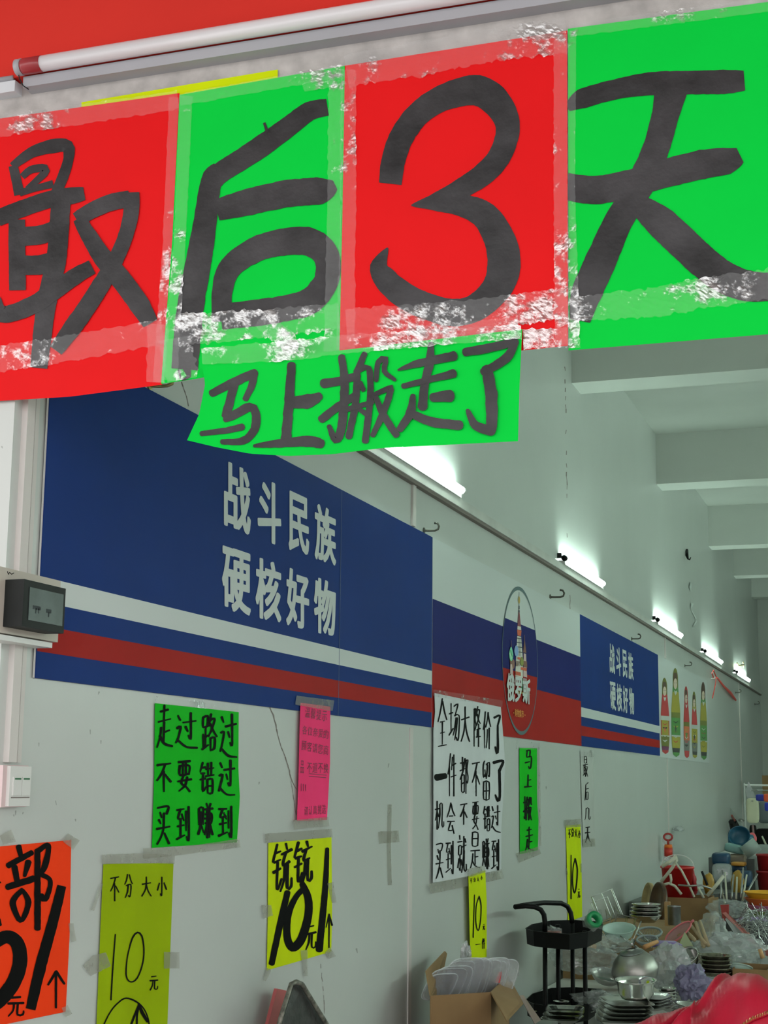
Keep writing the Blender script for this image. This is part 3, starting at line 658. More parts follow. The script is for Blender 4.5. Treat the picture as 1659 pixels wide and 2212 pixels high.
# doll panel
p = panel(11.584, 14.56, z0=1.70, m=M_pwhite, label='white panel printed with five painted nesting dolls')
DT = (1240, 1150, 3.9595)
dolls = [  # x centre, top, bottom, half width, colours
 (778, 1243, 1895, 36, 'red', 'olive'), (870, 1160, 1920, 38, 'green', 'yellow'), (962, 1315, 1930, 25, 'red', 'grey'), (1030, 1360, 1932, 24, 'yellow', 'red'), (1108, 1278, 1945, 29, 'green', 'yellow')]
D_ = {k: mat('doll_' + k, rgb(*v), 0.5) for k, v in dict(red=(195, 62, 62), olive=(120, 125, 50), green=(85, 150, 75), yellow=(175, 165, 60), grey=(125, 130, 125), skin=(225, 205, 185), hair=(90, 65, 50), blk=(60, 60, 60), wht=(205, 210, 205), orange=(215, 115, 75), purple=(120, 60, 100)).items()}
def outline(cx, top, bot, hw, v0, v1, k=1.0, n=12):
    def hwf(v):
        return hw * (0.62 * math.sqrt(max(0, 1 - ((v - .15) / .15) ** 2)) if v < 0.10 else (0.585 if v < .2 else 0.585 + 0.415 * min(1, (v - .2) / .28)) if v < 0.75 else (1.0 - 0.35 * ((v - .75) / .25) ** 2) * (1 if v < .97 else math.sqrt(max(0.0, 1 - ((v - .97) / .03) ** 2)) * .9 + .1)) * k
    L = []; R = []
    for i in range(n + 1):
        v = v0 + (v1 - v0) * i / n; y = top + (bot - top) * v; h = hwf(v)
        L.append((cx - h + 8 * (v - .5), y - .08 * h)); R.append((cx + h + 8 * (v - .5), y + .08 * h))
    return L + R[::-1]
for di, (cx, top, bot, hw, c1, c2) in enumerate(dolls):
    def dp(name, col, pts, k): return flat_poly(name, WALL, [(DT[0] + x / DT[2], DT[1] + y / DT[2]) for x, y in pts], D_[col], dn, off=0.0075 + 0.0001 * k)
    dn = flat_poly('doll_print', WALL, [(DT[0] + x / DT[2], DT[1] + y / DT[2]) for x, y in outline(cx, top, bot, hw, 0, 1, n=40)], D_[c1 if di != 1 else 'green'], p, off=0.0072)
    dp('scarf', 'olive' if di in (0, 1, 3) else 'brown' if False else ('red' if di == 2 else 'hair'), outline(cx, top, bot, hw, 0, .22, .98, 24), 1)
    dp('bodice', c2 if di in (1, 4) else 'red', outline(cx, top, bot, hw, .27, .50, .98), 1)
    dp('belt', 'wht' if di in (0, 3) else 'olive', outline(cx, top, bot, hw, .50, .56, .98), 2)
    dp('skirt', {0: 'yellow', 1: 'green', 2: 'orange', 3: 'yellow', 4: 'green'}[di], outline(cx, top, bot, hw, .56, .76, .8), 3)
    dp('hem', {0: 'olive', 1: 'yellow', 2: 'grey', 3: 'grey', 4: 'yellow'}[di], outline(cx, top, bot, hw, .76, .90, .97), 3)
    dp('hem', {0: 'wht', 1: 'wht', 2: 'grey', 3: 'yellow', 4: 'wht'}[di], outline(cx, top, bot, hw, .755, .772, .97), 4)
    dp('foot', {0: 'purple', 1: 'blk', 2: 'red', 3: 'blk', 4: 'blk'}[di], outline(cx, top, bot, hw, .90, .95, .97), 4)
    hd = outline(cx, top, bot, hw, .09, .235, .50)
    dp('hair', 'hair', outline(cx - 1, top, bot, hw, .055, .17, .72), 5)
    dp('face', 'skin', [(cx - 3 + hw * .40 * math.sin(a), top + (bot - top) * (.178 - .062 * math.cos(a))) for a in [2 * PI * k / 16 for k in range(16)]], 6)
    dp('collar', 'wht', [(cx - hw * .35, top + (bot - top) * .25), (cx, top + (bot - top) * .262), (cx + hw * .3, top + (bot - top) * .252), (cx + hw * .2, top + (bot - top) * .285), (cx - 2, top + (bot - top) * .31), (cx - hw * .25, top + (bot - top) * .285)], 6)
    for s_ in (-.35, .3): dp('eye', 'blk', [(cx + hw * s_ * .6 - 3, top + (bot - top) * .165), (cx + hw * s_ * .6 + 3, top + (bot - top) * .166), (cx + hw * s_ * .6 + 3, top + (bot - top) * .172), (cx + hw * s_ * .6 - 3, top + (bot - top) * .171)], 7)
    for q in range(5):
        v = .60 + .055 * q; y = top + (bot - top) * v
        dp('ornament', ('red', 'blk', 'yellow', 'olive', 'wht')[(q + di) % 5], [(cx - hw * .55, y - 6), (cx, y + 8), (cx + hw * .55, y - 4), (cx + hw * .5, y + 4), (cx, y + 17), (cx - hw * .5, y + 2)], 8)
    dp('ornament', 'orange' if di == 0 else 'blk' if di % 2 else 'green', [(cx - 1, top + (bot - top) * .64), (cx + 7, top + (bot - top) * .68), (cx, top + (bot - top) * .73), (cx - 7, top + (bot - top) * .68)], 9)

# ---------------------------------------------------------------- lit tube lamps on the trunking
def lit(y0, y1, label):
    t = empty('tube_lamp', (0.03, y0, 2.695)); tag(t, label, 'lamp', 'lit tube lamps along the left wall')
    child(MB().box((0.0, y0 + 0.01, 2.693), (0.035, y1 - 0.03, 2.716)), 'batten', M_white, t)
    child(MB().tube([(0.032, y0 + .03, 2.728), (0.032, y1 - .02, 2.728)], 0.0155, 12), 'tube', M_tubeon, t, True)
    child(MB().tube([(0.032, y0, 2.728), (0.032, y0 + .03, 2.728)], 0.0165, 12), 'end_cap', M_black, t, True)
    child(MB().tube([(0.032, y1 - .02, 2.728), (0.032, y1, 2.728)], 0.0165, 12), 'end_cap', M_white, t, True)
    child(MB().box((0.0, y0 - .03, 2.725), (0.022, y0 - .005, 2.752)), 'socket', M_dgrey, t)
for (a, b), lb in zip(((4.80, 6.10), (8.12, 9.28), (11.42, 12.72), (14.25, 15.6), (17.0, 18.4)),
        ('nearest lit tube lamp, its left end hidden by the green banner', 'second lit tube lamp, above the striped flag panel', 'third lit tube lamp, above the doll panel corner', 'fourth lit tube lamp, small, beyond the doll panel', 'farthest and smallest lit tube lamp on the wall')):
    lit(a, b, lb)

for k, y in enumerate((5.4, 7.0, 8.6, 10.3, 12.0, 13.7)):  # invented fill lamps out of view, added to brighten the hall
    t = empty('tube_lamp', (HALL_W - .03, y, 2.72)); tag(t, 'added twin-tube fill lamp on the right wall, number %s from the door, outside the picture' % ('one two three four five six'.split()[k]), 'lamp', 'unseen fill lamps added along the right wall')
    child(MB().box((HALL_W - .02, y + .01, 2.74), (HALL_W, y + 1.25, 2.80)), 'batten', M_white, t)
    for z in (2.73, 2.81): child(MB().tube([(HALL_W - .045, y + .03, z), (HALL_W - .045, y + 1.25, z)], 0.0155, 12), 'tube', M_tubeon, t, True)
# ---------------------------------------------------------------- distribution box and switch
db = empty('fuse_box', (0.0, 2.75, 1.85)); tag(db, 'beige fuse box with a dark smoky door at the left edge', 'fuse box')
child(MB().box((0.0, 2.63, 1.79), (0.045, 2.87, 1.925)), 'base', M_beige, db)
child(MB().box((0.0, 2.60, 1.775), (0.05, 2.84, 1.786)), 'bottom_lip', M_white, db)
dz = child(MB().box((0.045, 2.655, 1.803), (0.09, 2.818, 1.90)), 'door', M_dgrey, db)
child(MB().box((0.0895, 2.675, 1.818), (0.0915, 2.808, 1.886)), 'window', M_smoke, dz)
for (a, b, c, d) in ((2.69, 2.72, 1.842, 1.850), (2.742, 2.762, 1.840, 1.848), (2.70, 2.704, 1.834, 1.845), (2.710, 2.714, 1.835, 1.845), (2.750, 2.754, 1.832, 1.842)):
    child(MB().box((0.0912, a, c), (0.0918, b, d)), 'marking', mat('faded_mark', (0.02, 0.025, 0.03, 1), 0.6), dz)
child(MB().tube([(0.0455, 2.66, 1.918), (0.0455, 2.664, 1.912), (0.0455, 2.668, 1.917), (0.0455, 2.676, 1.914), (0.0455, 2.684, 1.918)], 0.0008, 5), 'pen_mark', M_pen, db)
sw = empty('light_switch', (0.0, 2.79, 1.48)); tag(sw, 'white two-gang light switch on the wall at the left edge', 'switch')
child(MB().box((0.0, 2.72, 1.438), (0.022, 2.815, 1.524)), 'back_box', mat('pinkish_plastic', (0.72, 0.55, 0.55, 1), 0.5), sw)
pl_ = child(MB().box((0.022, 2.735, 1.440), (0.030, 2.815, 1.522)), 'plate', M_white, sw)
for a in (2.745, 2.778):
    child(MB().box((0.030, a, 1.462), (0.033, a + 0.031, 1.500)), 'rocker', M_white, pl_)
    child(MB().box((0.0325, a + .004, 1.4945), (0.0335, a + 0.027, 1.498)), 'indicator', mat('green_line', (0.02, 0.14, 0.05, 1), 0.5), pl_)
child(MB().box((0.0295, 2.742, 1.4565), (0.0305, 2.812, 1.459)), 'groove', M_seam, pl_)

# ---------------------------------------------------------------- wall posters
def poster(quad, m, label, T_, off=0.004, wave=0.0015, group='hand-lettered notices on the left wall', seed=0, nu=10, nv=14):
    ox, oy, s = T_; S = Surf('w', off, wv(wave, 60, 60, seed))
    cv = {k: [(ox + x / s, oy + y / s) for x, y in pl] for k, pl in quad.items()}
    return tag(sheet('poster', S, cv, m, nu=nu, nv=nv), label, 'poster', group), S
def wtape(parent, T_, pts, m=None, off=0.0065, name='tape_strip'):
    ox, oy, s = T_
    return tape(WALL, [(ox + x / s, oy + y / s, w_ / s) for x, y, w_ in pts], parent, off=off, m=m or M_mask, amp=0.0006, s=9, rough=0.04, step=6, cross=4, name=name)
T6 = (300, 1480, 3.022)
# green notice
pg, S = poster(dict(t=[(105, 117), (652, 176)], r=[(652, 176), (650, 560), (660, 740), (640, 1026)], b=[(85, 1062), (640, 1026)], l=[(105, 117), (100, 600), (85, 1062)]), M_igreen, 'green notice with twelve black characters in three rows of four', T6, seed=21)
letters('character', S, [('走', 115, 218, 130, 410), ('过', 240, 380, 180, 415), ('路', 412, 510, 190, 440), ('过', 530, 640, 185, 480), ('不', 112, 215, 495, 695), ('要', 250, 345, 488, 698), ('错', 395, 490, 505, 718), ('过', 520, 628, 490, 725),
  ('买', 112, 205, 770, 1040), ('到', 245, 330, 790, 1025), ('赚', 388, 482, 775, 995), ('到', 520, 608, 790, 1002)], 15, M_pen, pg, 0.0012, T6)
wtape(pg, T6, [(105, 95, 50), (650, 150, 50)], M_tape); wtape(pg, T6, [(30, 1100, 70), (300, 1080, 50), (660, 1030, 56)])
# pink notice
pp, S = poster(dict(t=[(1055, 115), (1250, 140)], r=[(1250, 140), (1248, 510), (1228, 880)], b=[(1032, 886), (1228, 880)], l=[(1055, 115), (1050, 250), (1042, 600), (1032, 886)]), M_fpink, 'narrow pink notice with small black writing and a double underline', T6, seed=22, off=0.010)
def row(chs, x0, x1, y0, y1, slope, dyx=0):
    n = len(chs); wd = (x1 - x0) / n
    for k, ch in enumerate(chs):
        if ch == ' ': continue
        a = x0 + k * wd + 2; b = a + wd - 5; t = y0 + slope * (a - x0)
        glyph('character', ch, S, [(T6[0] + x / T6[2], T6[1] + y / T6[2]) for x, y in ((a, t), (b, t + 4), (b - 3, t + y1 - y0 + 2), (a - 3, t + y1 - y0))], M_pen2, pp, 0.0012, bold=-0.004)
M_pen2 = mat('thin_pen', rgb(120, 20, 60), 0.5)
row('温馨提示', 1085, 1232, 142, 210, .22); row('各位亲爱的', 1068, 1242, 262, 320, .2); row('顾客请您商', 1062, 1242, 362, 425, .2); row('品', 1055, 1082, 490, 575, 0); row('不退不换', 1098, 1242, 505, 570, .03); row('请认真挑选', 1080, 1226, 790, 850, -.1)
mbp = MB()
for a in ((1112, 578, 1225, 588), (1110, 594, 1222, 604)): ribbon(mbp, S, [(T6[0] + a[0] / T6[2], T6[1] + a[1] / T6[2], 1.3), (T6[0] + a[2] / T6[2], T6[1] + a[3] / T6[2], 1.3)], 0.0012, cross=1, cap=None)
for x in (1060, 1074, 1088): ribbon(mbp, S, [(T6[0] + x / T6[2], T6[1] + (642 + (x - 1060) * .2) / T6[2], 1.0), (T6[0] + (x + 1) / T6[2], T6[1] + 692 / T6[2], 1.0)], 0.0012, cross=1, cap=None)
mbp.build('underline', M_pen2, pp)
wtape(pp, T6, [(1025, 98, 60), (1270, 135, 70)], off=0.0135); wtape(pp, T6, [(1010, 912, 60), (1240, 890, 60)], off=0.0135)
# yellow 10 yuan notice
py_, S = poster(dict(t=[(845, 1030), (1258, 992)], r=[(1258, 992), (1262, 1500), (1256, 1740)], b=[(835, 1862), (1000, 1815), (1256, 1740)], l=[(845, 1030), (842, 1500), (835, 1862)]), M_fyel, 'yellow notice with a thick black 10 and 1, below the pink notice', T6, seed=23)
letters('character', S, [('铳', 872, 1000, 1045, 1365, 19), ('铳', 1012, 1132, 1032, 1310, 19), ('元', 1088, 1156, 1565, 1730, 13), ('↑', 1222, 1262, 1500, 1720, 11)], 18, M_pen, py_, 0.0012, T6, slant=0.1)
def big(S, strokes, T_, parent, m=M_pen, cap='round', name='character'):
    mb = MB()
    for i, st in enumerate(T(strokes, *T_)): ribbon(mb, S, st, 0.0013 + i * 5e-5, cross=2, rough=0.03, step=5, cap=cap, seed=i)
    mb.build(name, m, parent)
big(S, [[(970, 1355, 40), (925, 1550, 42), (868, 1815, 40)]], T6, py_)
big(S, [[(1068, 1300, 40), (1105, 1390, 50), (1105, 1510, 52), (1060, 1660, 58), (1002, 1712, 56), (968, 1640, 48), (975, 1500, 46), (1025, 1385, 36), (1075, 1330, 36)]], T6, py_)
big(S, [[(1230, 1070, 26), (1215, 1350, 40), (1178, 1725, 48)]], T6, py_)
wtape(py_, T6, [(825, 1000, 60), (1262, 965, 56)]); wtape(py_, T6, [(1078, 1730, 46), (1090, 1900, 26)]); wtape(py_, T6, [(850, 1850, 40), (820, 1930, 18)]); wtape(py_, T6, [(1250, 1290, 40), (1275, 1420, 30)]); wtape(py_, T6, [(808, 1480, 90), (870, 1470, 70)]); wtape(py_, T6, [(1228, 1765, 50), (1268, 1740, 70)])
# yellow-green 'any size 10' notice
T5 = (0, 1450, 2.9025)
pz, S = poster(dict(t=[(648, 1208), (1088, 1203)], r=[(1088, 1203), (1070, 1700), (1050, 2212), (1040, 2600)], b=[(590, 2600), (1040, 2600)], l=[(648, 1208), (630, 1600), (605, 2212), (590, 2600)]), mat('paper_lime', (0.34, 0.47, 0.002, 1), 0.6, nscale=6, namt=0.05, spec=0.06), 'tall lime notice with a thin pen 10 beneath 不分大小', T5, seed=24, nv=22)
letters('character', S, [('不', 690, 750, 1275, 1440), ('分', 782, 832, 1272, 1420), ('大', 888, 950, 1290, 1410), ('小', 985, 1045, 1290, 1415), ('元', 940, 990, 1905, 2000)], 8, M_pen, pz, 0.0012, T5)
big(S, [[(724, 1650, 8), (708, 1860, 9), (696, 2060, 9)], [(815, 1720, 9), (835, 1665, 10), (862, 1638, 12), (890, 1660, 10), (903, 1750, 9), (893, 1840, 9), (860, 1925, 9), (820, 1948, 9), (792, 1910, 9), (798, 1800, 8), (820, 1705, 8)]], T5, pz)
big(S, [[(640, 2240, 8), (690, 2140, 8), (740, 2080, 9), (790, 2050, 10), (855, 2072, 11), (905, 2120, 8), (932, 2190, 8), (936, 2260, 8)], [(872, 2088, 14), (860, 2160, 12), (858, 2260, 12)], [(872, 2092, 16), (892, 2140, 22), (925, 2195, 18)], [(868, 2100, 12), (840, 2170, 14), (818, 2230, 12)]], T5, pz)
wtape(pz, T5, [(640, 1180, 60), (880, 1170, 60), (1095, 1180, 56)]); wtape(pz, T5, [(545, 1880, 80), (610, 1830, 110), (680, 1805, 90)]); wtape(pz, T5, [(1028, 1812, 105), (1125, 1812, 100)]); wtape(pz, T5, [(580, 1500, 20), (640, 1330, 18)])
# orange notice
po, S = poster(dict(t=[(-300, 1125), (0, 1098), (447, 1058)], r=[(447, 1058), (437, 1650), (412, 2135)], b=[(-300, 2290), (60, 2208), (412, 2135)], l=[(-300, 1125), (-300, 2290)]), M_fora, 'bright orange notice with thick black writing at the lower left', T5, seed=25, nu=14)
letters('character', S, [('部', 42, 330, 1100, 1625, 36)], 36, M_pen, po, 0.0012, T5, slant=0.05)
letters('character', S, [('元', 50, 150, 2035, 2165, 14), ('↑', 300, 405, 1885, 2110, 20)], 16, M_pen, po, 0.0012, T5)
big(S, [[(-60, 1720, 80), (40, 1665, 82), (110, 1710, 88), (125, 1830, 92), (80, 1960, 92), (0, 2060, 90), (-80, 2120, 80)]], T5, po)
big(S, [[(388, 1345, 55), (335, 1560, 66), (255, 1850, 72), (192, 2120, 62)]], T5, po, cap=None)
big(S, [[(-10, 1560, 30), (2, 1590, 20)], [(-20, 1310, 20), (3, 1325, 10)]], T5, po)
wtape(po, T5, [(10, 1060, 60), (85, 1030, 80)]); wtape(po, T5, [(410, 1040, 60), (480, 1090, 70)]); wtape(po, T5, [(438, 1640, 120), (470, 1635, 110)]); wtape(po, T5, [(400, 2140, 60), (438, 2120, 60)])
# tape cross mark
TC = (0, 0, 1.0)
tc_ = WALL
tcr = tag(tape(WALL, [(842, 1738, 9), (840, 1830, 9), (842, 1912, 9)], None, off=0.002, m=M_mask, amp=0.0004, s=9, rough=.04, name='tape_cross'), 'faded strips of tape stuck in a cross on the wall', 'tape')
tape(WALL, [(818, 1810, 26), (862, 1806, 26)], tcr, off=0.003, m=M_mask, amp=0.0004, s=9, rough=.04)
# white notice
T7 = (900, 1470, 4.1475)
pw, S = poster(dict(t=[(160, 112), (755, 238)], r=[(755, 238), (770, 420), (795, 760), (760, 1300), (758, 1710)], b=[(145, 1812), (758, 1712)], l=[(160, 112), (165, 300), (150, 430), (150, 1200), (145, 1812)]), M_wpaper, 'large white notice with four rows of black brush characters', T7, wave=0.004, seed=26, nu=24, nv=30, off=0.012)
wr = [('全', 190, 272, 165, 600), ('场', 290, 385, 182, 545), ('大', 396, 476, 235, 545), ('降', 510, 572, 230, 592), ('价', 595, 665, 282, 610), ('了', 690, 757, 300, 655, 20),
 ('一', 178, 256, 795, 925, 55), ('件', 280, 356, 652, 1040), ('都', 388, 466, 682, 1015), ('不', 495, 571, 700, 1035), ('留', 590, 660, 715, 1080), ('了', 678, 795, 700, 1085, 26),
 ('机', 166, 245, 1085, 1335), ('会', 270, 345, 1095, 1370), ('不', 390, 456, 1085, 1290), ('要', 495, 560, 1075, 1335), ('错', 597, 660, 1120, 1355), ('过', 668, 750, 1112, 1362),
 ('买', 170, 240, 1430, 1775), ('到', 260, 330, 1430, 1740), ('就', 368, 446, 1390, 1730), ('是', 480, 568, 1358, 1680), ('赚', 590, 650, 1415, 1690), ('到', 670, 738, 1415, 1710)]
letters('character', S, wr, 12, M_pen, pw, 0.0012, T7, slant=-0.05)
wtape(pw, T7, [(150, 110, 60), (770, 210, 60)], M_tape, off=0.018); wtape(pw, T7, [(118, 1868, 90), (772, 1732, 82)], off=0.018)
# vertical green notice
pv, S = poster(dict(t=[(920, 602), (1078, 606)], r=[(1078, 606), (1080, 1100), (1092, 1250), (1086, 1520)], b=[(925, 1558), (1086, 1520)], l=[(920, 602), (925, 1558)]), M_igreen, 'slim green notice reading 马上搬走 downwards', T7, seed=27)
letters('character', S, [('马', 972, 1034, 620, 790), ('上', 966, 1034, 845, 960), ('搬', 958, 1030, 1040, 1255), ('走', 970, 1048, 1312, 1530)], 13, M_pen, pv, 0.0012, T7)
wtape(pv, T7, [(895, 575, 80), (1105, 590, 60)], M_tape); wtape(pv, T7, [(905, 1590, 90), (1105, 1520, 70)]); wtape(pv, T7, [(1095, 600, 16), (1110, 1480, 16)])
# slim white notice
pq, S = poster(Q((1466, 636), (1582, 640), (1596, 1472), (1490, 1480)), M_gpaper, 'slim pale notice reading 最后几天, nearly the colour of the wall', T7, seed=28)
letters('character', S, [('最', 1492, 1534, 680, 862), ('后', 1508, 1542, 915, 1075), ('几', 1506, 1556, 1142, 1250), ('天', 1510, 1556, 1302, 1450, 11)], 7, M_pen, pq, 0.0012, T7)
wtape(pq, T7, [(1464, 655, 60), (1584, 655, 60)], M_tape); wtape(pq, T7, [(1488, 1460, 70), (1600, 1450, 70)])
# slim yellow notices
T8 = (900, 1850, 4.1475)
pa, S = poster(dict(t=[(464, 175), (615, 124)], r=[(615, 124), (628, 400), (628, 900)], b=[(480, 930), (628, 900)], l=[(464, 175), (480, 930)]), M_fyel, 'slim yellow 10 notice overlapping the white notice, above the carton', T8, seed=29, off=0.022)
letters('character', S, [('不', 478, 500, 195, 240, 4), ('分', 510, 530, 190, 230, 4), ('大', 540, 560, 182, 222, 4), ('小', 572, 592, 172, 214, 4), ('元', 592, 612, 605, 660, 5), ('一', 528, 572, 768, 808, 9), ('件', 586, 612, 735, 825, 6)], 4, M_pen, pa, 0.0012, T8)
big(S, [[(519, 345, 9), (507, 725, 11)], [(560, 358, 12), (578, 440, 11), (572, 580, 10), (552, 665, 10), (532, 600, 10), (534, 450, 9), (556, 370, 8)]], T8, pa)
wtape(pa, T8, [(460, 150, 80), (615, 110, 60)], off=0.027); wtape(pa, T8, [(634, 830, 20), (636, 910, 20)], off=0.027)
pb, S = poster(dict(t=[(1337, 1300), (1468, 1288)], r=[(1468, 1288), (1480, 1800), (1484, 2115)], b=[(1355, 2168), (1484, 2115)], l=[(1337, 1300), (1350, 1800), (1355, 2168)]), M_fyel, 'slim yellow 10 notice above the black trolley', T7, seed=30)
letters('character', S, [('不', 1358, 1382, 1330, 1410, 6), ('分', 1386, 1412, 1325, 1400, 6), ('大', 1416, 1440, 1335, 1405, 6), ('小', 1446, 1470, 1345, 1415, 6), ('元', 1444, 1464, 1862, 1950, 6)], 6, M_pen, pb, 0.0012, T7)
big(S, [[(1384, 1565, 9), (1384, 1955, 13)], [(1420, 1598, 16), (1440, 1690, 13), (1432, 1830, 13), (1414, 1905, 13), (1398, 1820, 12), (1402, 1680, 10), (1420, 1600, 10)]], T7, pb)
wtape(pb, T7, [(1322, 1285, 70), (1475, 1275, 70)]); wtape(pb, T7, [(1342, 1680, 16), (1346, 1740, 16)]); wtape(pb, T7, [(1474, 1640, 14), (1476, 1720, 14)])

# ---------------------------------------------------------------- hooks, ribbon, bits on the wall
def hook(px, py, size, label, m=M_hook, dirn=1):
    p = W(px, py, 0.0); s = size * mpp(p) ; rt = Vector((0.35, dirn * 0.94, 0)) if False else None
    t = empty('wall_hook', p); tag(t, label, 'hook', 'hooks screwed into the left wall')
    r = s * 0.09
    pts = [p, p + Vector((.35 * s, 0.3 * s, .02 * s)), p + Vector((.8 * s, .35 * s, 0.02 * s)), p + Vector((1.05 * s, .4 * s, .12 * s)), p + Vector((1.12 * s, .4 * s, .35 * s)), p + Vector((1.0 * s, .4 * s, .58 * s)), p + Vector((.75 * s, .35 * s, .62 * s))]
    child(MB().tube([Vector(a) for a in pts], r, 6), 'shank', m, t, True)
    child(MB().tube([p, p + Vector((0.004, 0, 0))], r * 2.6, 10), 'base', m, t)
    return t
hook(322, 833, 44, 'brass hook just below the red 最 sheet', M_brass)
hook(915, 1146, 28, 'dull hook at the top right corner of the big blue panel')
hook(1188, 1290, 26, 'dull hook above the oval emblem panel')
hook(1364, 1380, 17, 'dull hook above the far blue slogan panel')
hook(1479, 1438, 13, 'dull hook above the doll panel')
hook(1536, 1466, 8, 'pale hook beside the red ribbon', M_white)
hook(1588, 1496, 11, 'hook right of the red ribbon')
hook(1630, 1521, 9, 'farthest hook near the end of the wall')
bh = empty('wall_hook', W(1484, 1188)); tag(bh, 'black hook high on the upper wall beneath the second beam', 'hook', 'hooks screwed into the left wall')
child(MB().tube([W(1484, 1188, .01), W(1484, 1200, .02), W(1486, 1207, .03), W(1490, 1209, .05), W(1492, 1204, .06)], [.012, .014, .008, .005, .004], 6), 'shank', M_black, bh, True)
rb = empty('red_ribbon', W(1545, 1448)); tag(rb, 'knotted red ribbon hanging on the wall right of the doll panel', 'ribbon')
M_rib = mat('ribbon_red', rgb(225, 80, 70), 0.6)
child(MB().tube([W(1541, 1463, .02), W(1538, 1454, .02), W(1541, 1448, .03), W(1547, 1462, .03)], .006, 6), 'loop', M_rib, rb)
child(MB().tube([W(1547, 1463, .02), W(1545, 1480, .03), W(1539, 1508, .02)], .005, 6), 'tail', M_rib, rb)
child(MB().tube([W(1549, 1464, .02), W(1563, 1482, .03), W(1578, 1497, .03), W(1589, 1512, .02)], [.008, .012, .016, .012], 6), 'tail', M_rib, rb)
clip = empty('wall_clip', W(1595, 1440)); tag(clip, 'small brass fitting above the farthest lit tube', 'fitting')
child(MB().tube([W(1592, 1432, .02), W(1595, 1438, .03), W(1607, 1436, .03)], .008, 6).tube([W(1605, 1430, .02), W(1606, 1442, .02)], .008, 6), 'clip', M_brass, clip)
for k, pts in enumerate(([(1492, 1255), (1494, 1262), (1493, 1278), (1489, 1268)], [(1493, 1302), (1499, 1304), (1496, 1310), (1492, 1316)], [(1495, 1318), (1505, 1336), (1503, 1337), (1494, 1320)], [(1497, 1352), (1504, 1340), (1506, 1343), (1499, 1354)])):
    o = flat_poly('plastic_scrap', Surf('w', 0.01), pts, mat('shiny_scrap', (0.8, 0.85, 0.82, 1), 0.3))
    tag(o, ['topmost', 'second', 'third', 'lowest'][k] + ' shiny scrap of clear tape left on the upper wall', 'tape scrap', 'scraps on the upper wall')
ut = tag(MB().blob(W(1465, 1790, .05), (.05, .06, .02), .4, 2, 2, seed=3).build('tape_wad', M_bagthick), 'wad of clear tape on the wall above the red toy pump', 'tape wad')

# ---------------------------------------------------------------- goods: tables first
def Zp(px, py, z):
    d = ray(px, py); return CAM + d * ((z - CAM.z) / d.z)
def table(x0, x1, y0, y1, z, label, m=None):
    t = empty('display_table', ((x0 + x1) / 2, (y0 + y1) / 2, 0)); tag(t, label, 'table')
    child(MB().box((x0, y0, z - .03), (x1, y1, z)), 'tabletop', m or M_white, t)
    for (x, y) in ((x0 + .03, y0 + .03), (x1 - .03, y0 + .03), (x0 + .03, y1 - .03), (x1 - .03, y1 - .03)):
        child(MB().box((x - .02, y - .02, 0), (x + .02, y + .02, z - .03)), 'leg', M_steeld, t)
table(.52, 1.5, 5.9, 7.42, .47, 'low table carrying the steel pot and glass trays at the lower right')
table(.03, 1.5, 7.46, 12.9, .50, 'long low table under the heap of kitchenware along the wall')
table(.03, 1.5, 12.94, 18.0, .56, 'far table under the buckets and cleaning goods')
def O(px, py, y): return F(px, py, y)
# ---- black trolley
tr = empty('trolley', (.3, 6.9, 0)); tag(tr, 'black three-tier trolley with a curved push handle', 'trolley')
rim = [(1136, 2007), (1152, 2012), (1178, 2015), (1230, 2019), (1270, 2014), (1302, 2000), (1296, 1992), (1240, 1989), (1190, 1990), (1150, 1998)]
rimp = [Zp(x, y, .85) for x, y in rim]; cen = sum(rimp, Vector()) / len(rimp)
def tier(z, h=.068):
    mb = MB(); n = len(rimp); V = []
    for (k, dz, gr) in ((1.03, h, 0), (1.0, h, 0), (.97, 0, 0), (.95, .004, 0), (.98, h, 0)):
        for p in rimp: q = cen + (p - cen) * k; V.append(Vector((q.x, q.y, z + dz)))
    F_ = []
    for r in range(4):
        for k in range(n): a = r * n + k; b = r * n + (k + 1) % n; F_.append((a, b, b + n, a + n))
    F_.append(tuple(range(2 * n, 3 * n))); F_.append(tuple(range(3 * n, 4 * n)))
    return MB().add(V, F_)
for z in (.785, .475, .165): child(tier(z), 'tray', M_black, tr)
posts = {}
for k, (px, py) in {'a': (1177, 2012), 'b': (1205, 1997), 'c': (1236, 1994), 'd': (1263, 2011)}.items():
    p = Zp(px, py, .85); posts[k] = p
    child(MB().tube([(p.x, p.y, .06), (p.x, p.y, .85)], .0105, 10), 'post', M_black, tr, True)
    child(MB().lathe([(0, -.028), (.02, -.02), (.028, 0), (.02, .02), (0, .028)], (p.x, p.y, .028), 12), 'castor', M_dgrey, tr, True)
a, c = posts['a'], posts['c']
def lerp_y(p, y1, t): return p.y + (y1 - p.y) * t
ha = [(a.x, a.y, .85)] + [O(px, py, lerp_y(a, 6.72, t)) for px, py, t in ((1177, 1990, 0), (1175, 1976, 0), (1168, 1965, .2), (1155, 1959, .4), (1135, 1957, .8), (1113, 1959, 1))]
hc = [(c.x, c.y, .85)] + [O(px, py, lerp_y(c, 6.72, t)) for px, py, t in ((1235, 1985, 0), (1233, 1972, 0), (1226, 1958, 0), (1212, 1951, .1), (1175, 1950, .3), (1140, 1954, .8), (1113, 1959, 1))]
child(MB().tube(ha, .0115, 10).tube(hc, .0115, 10), 'handle', M_black, tr, True)
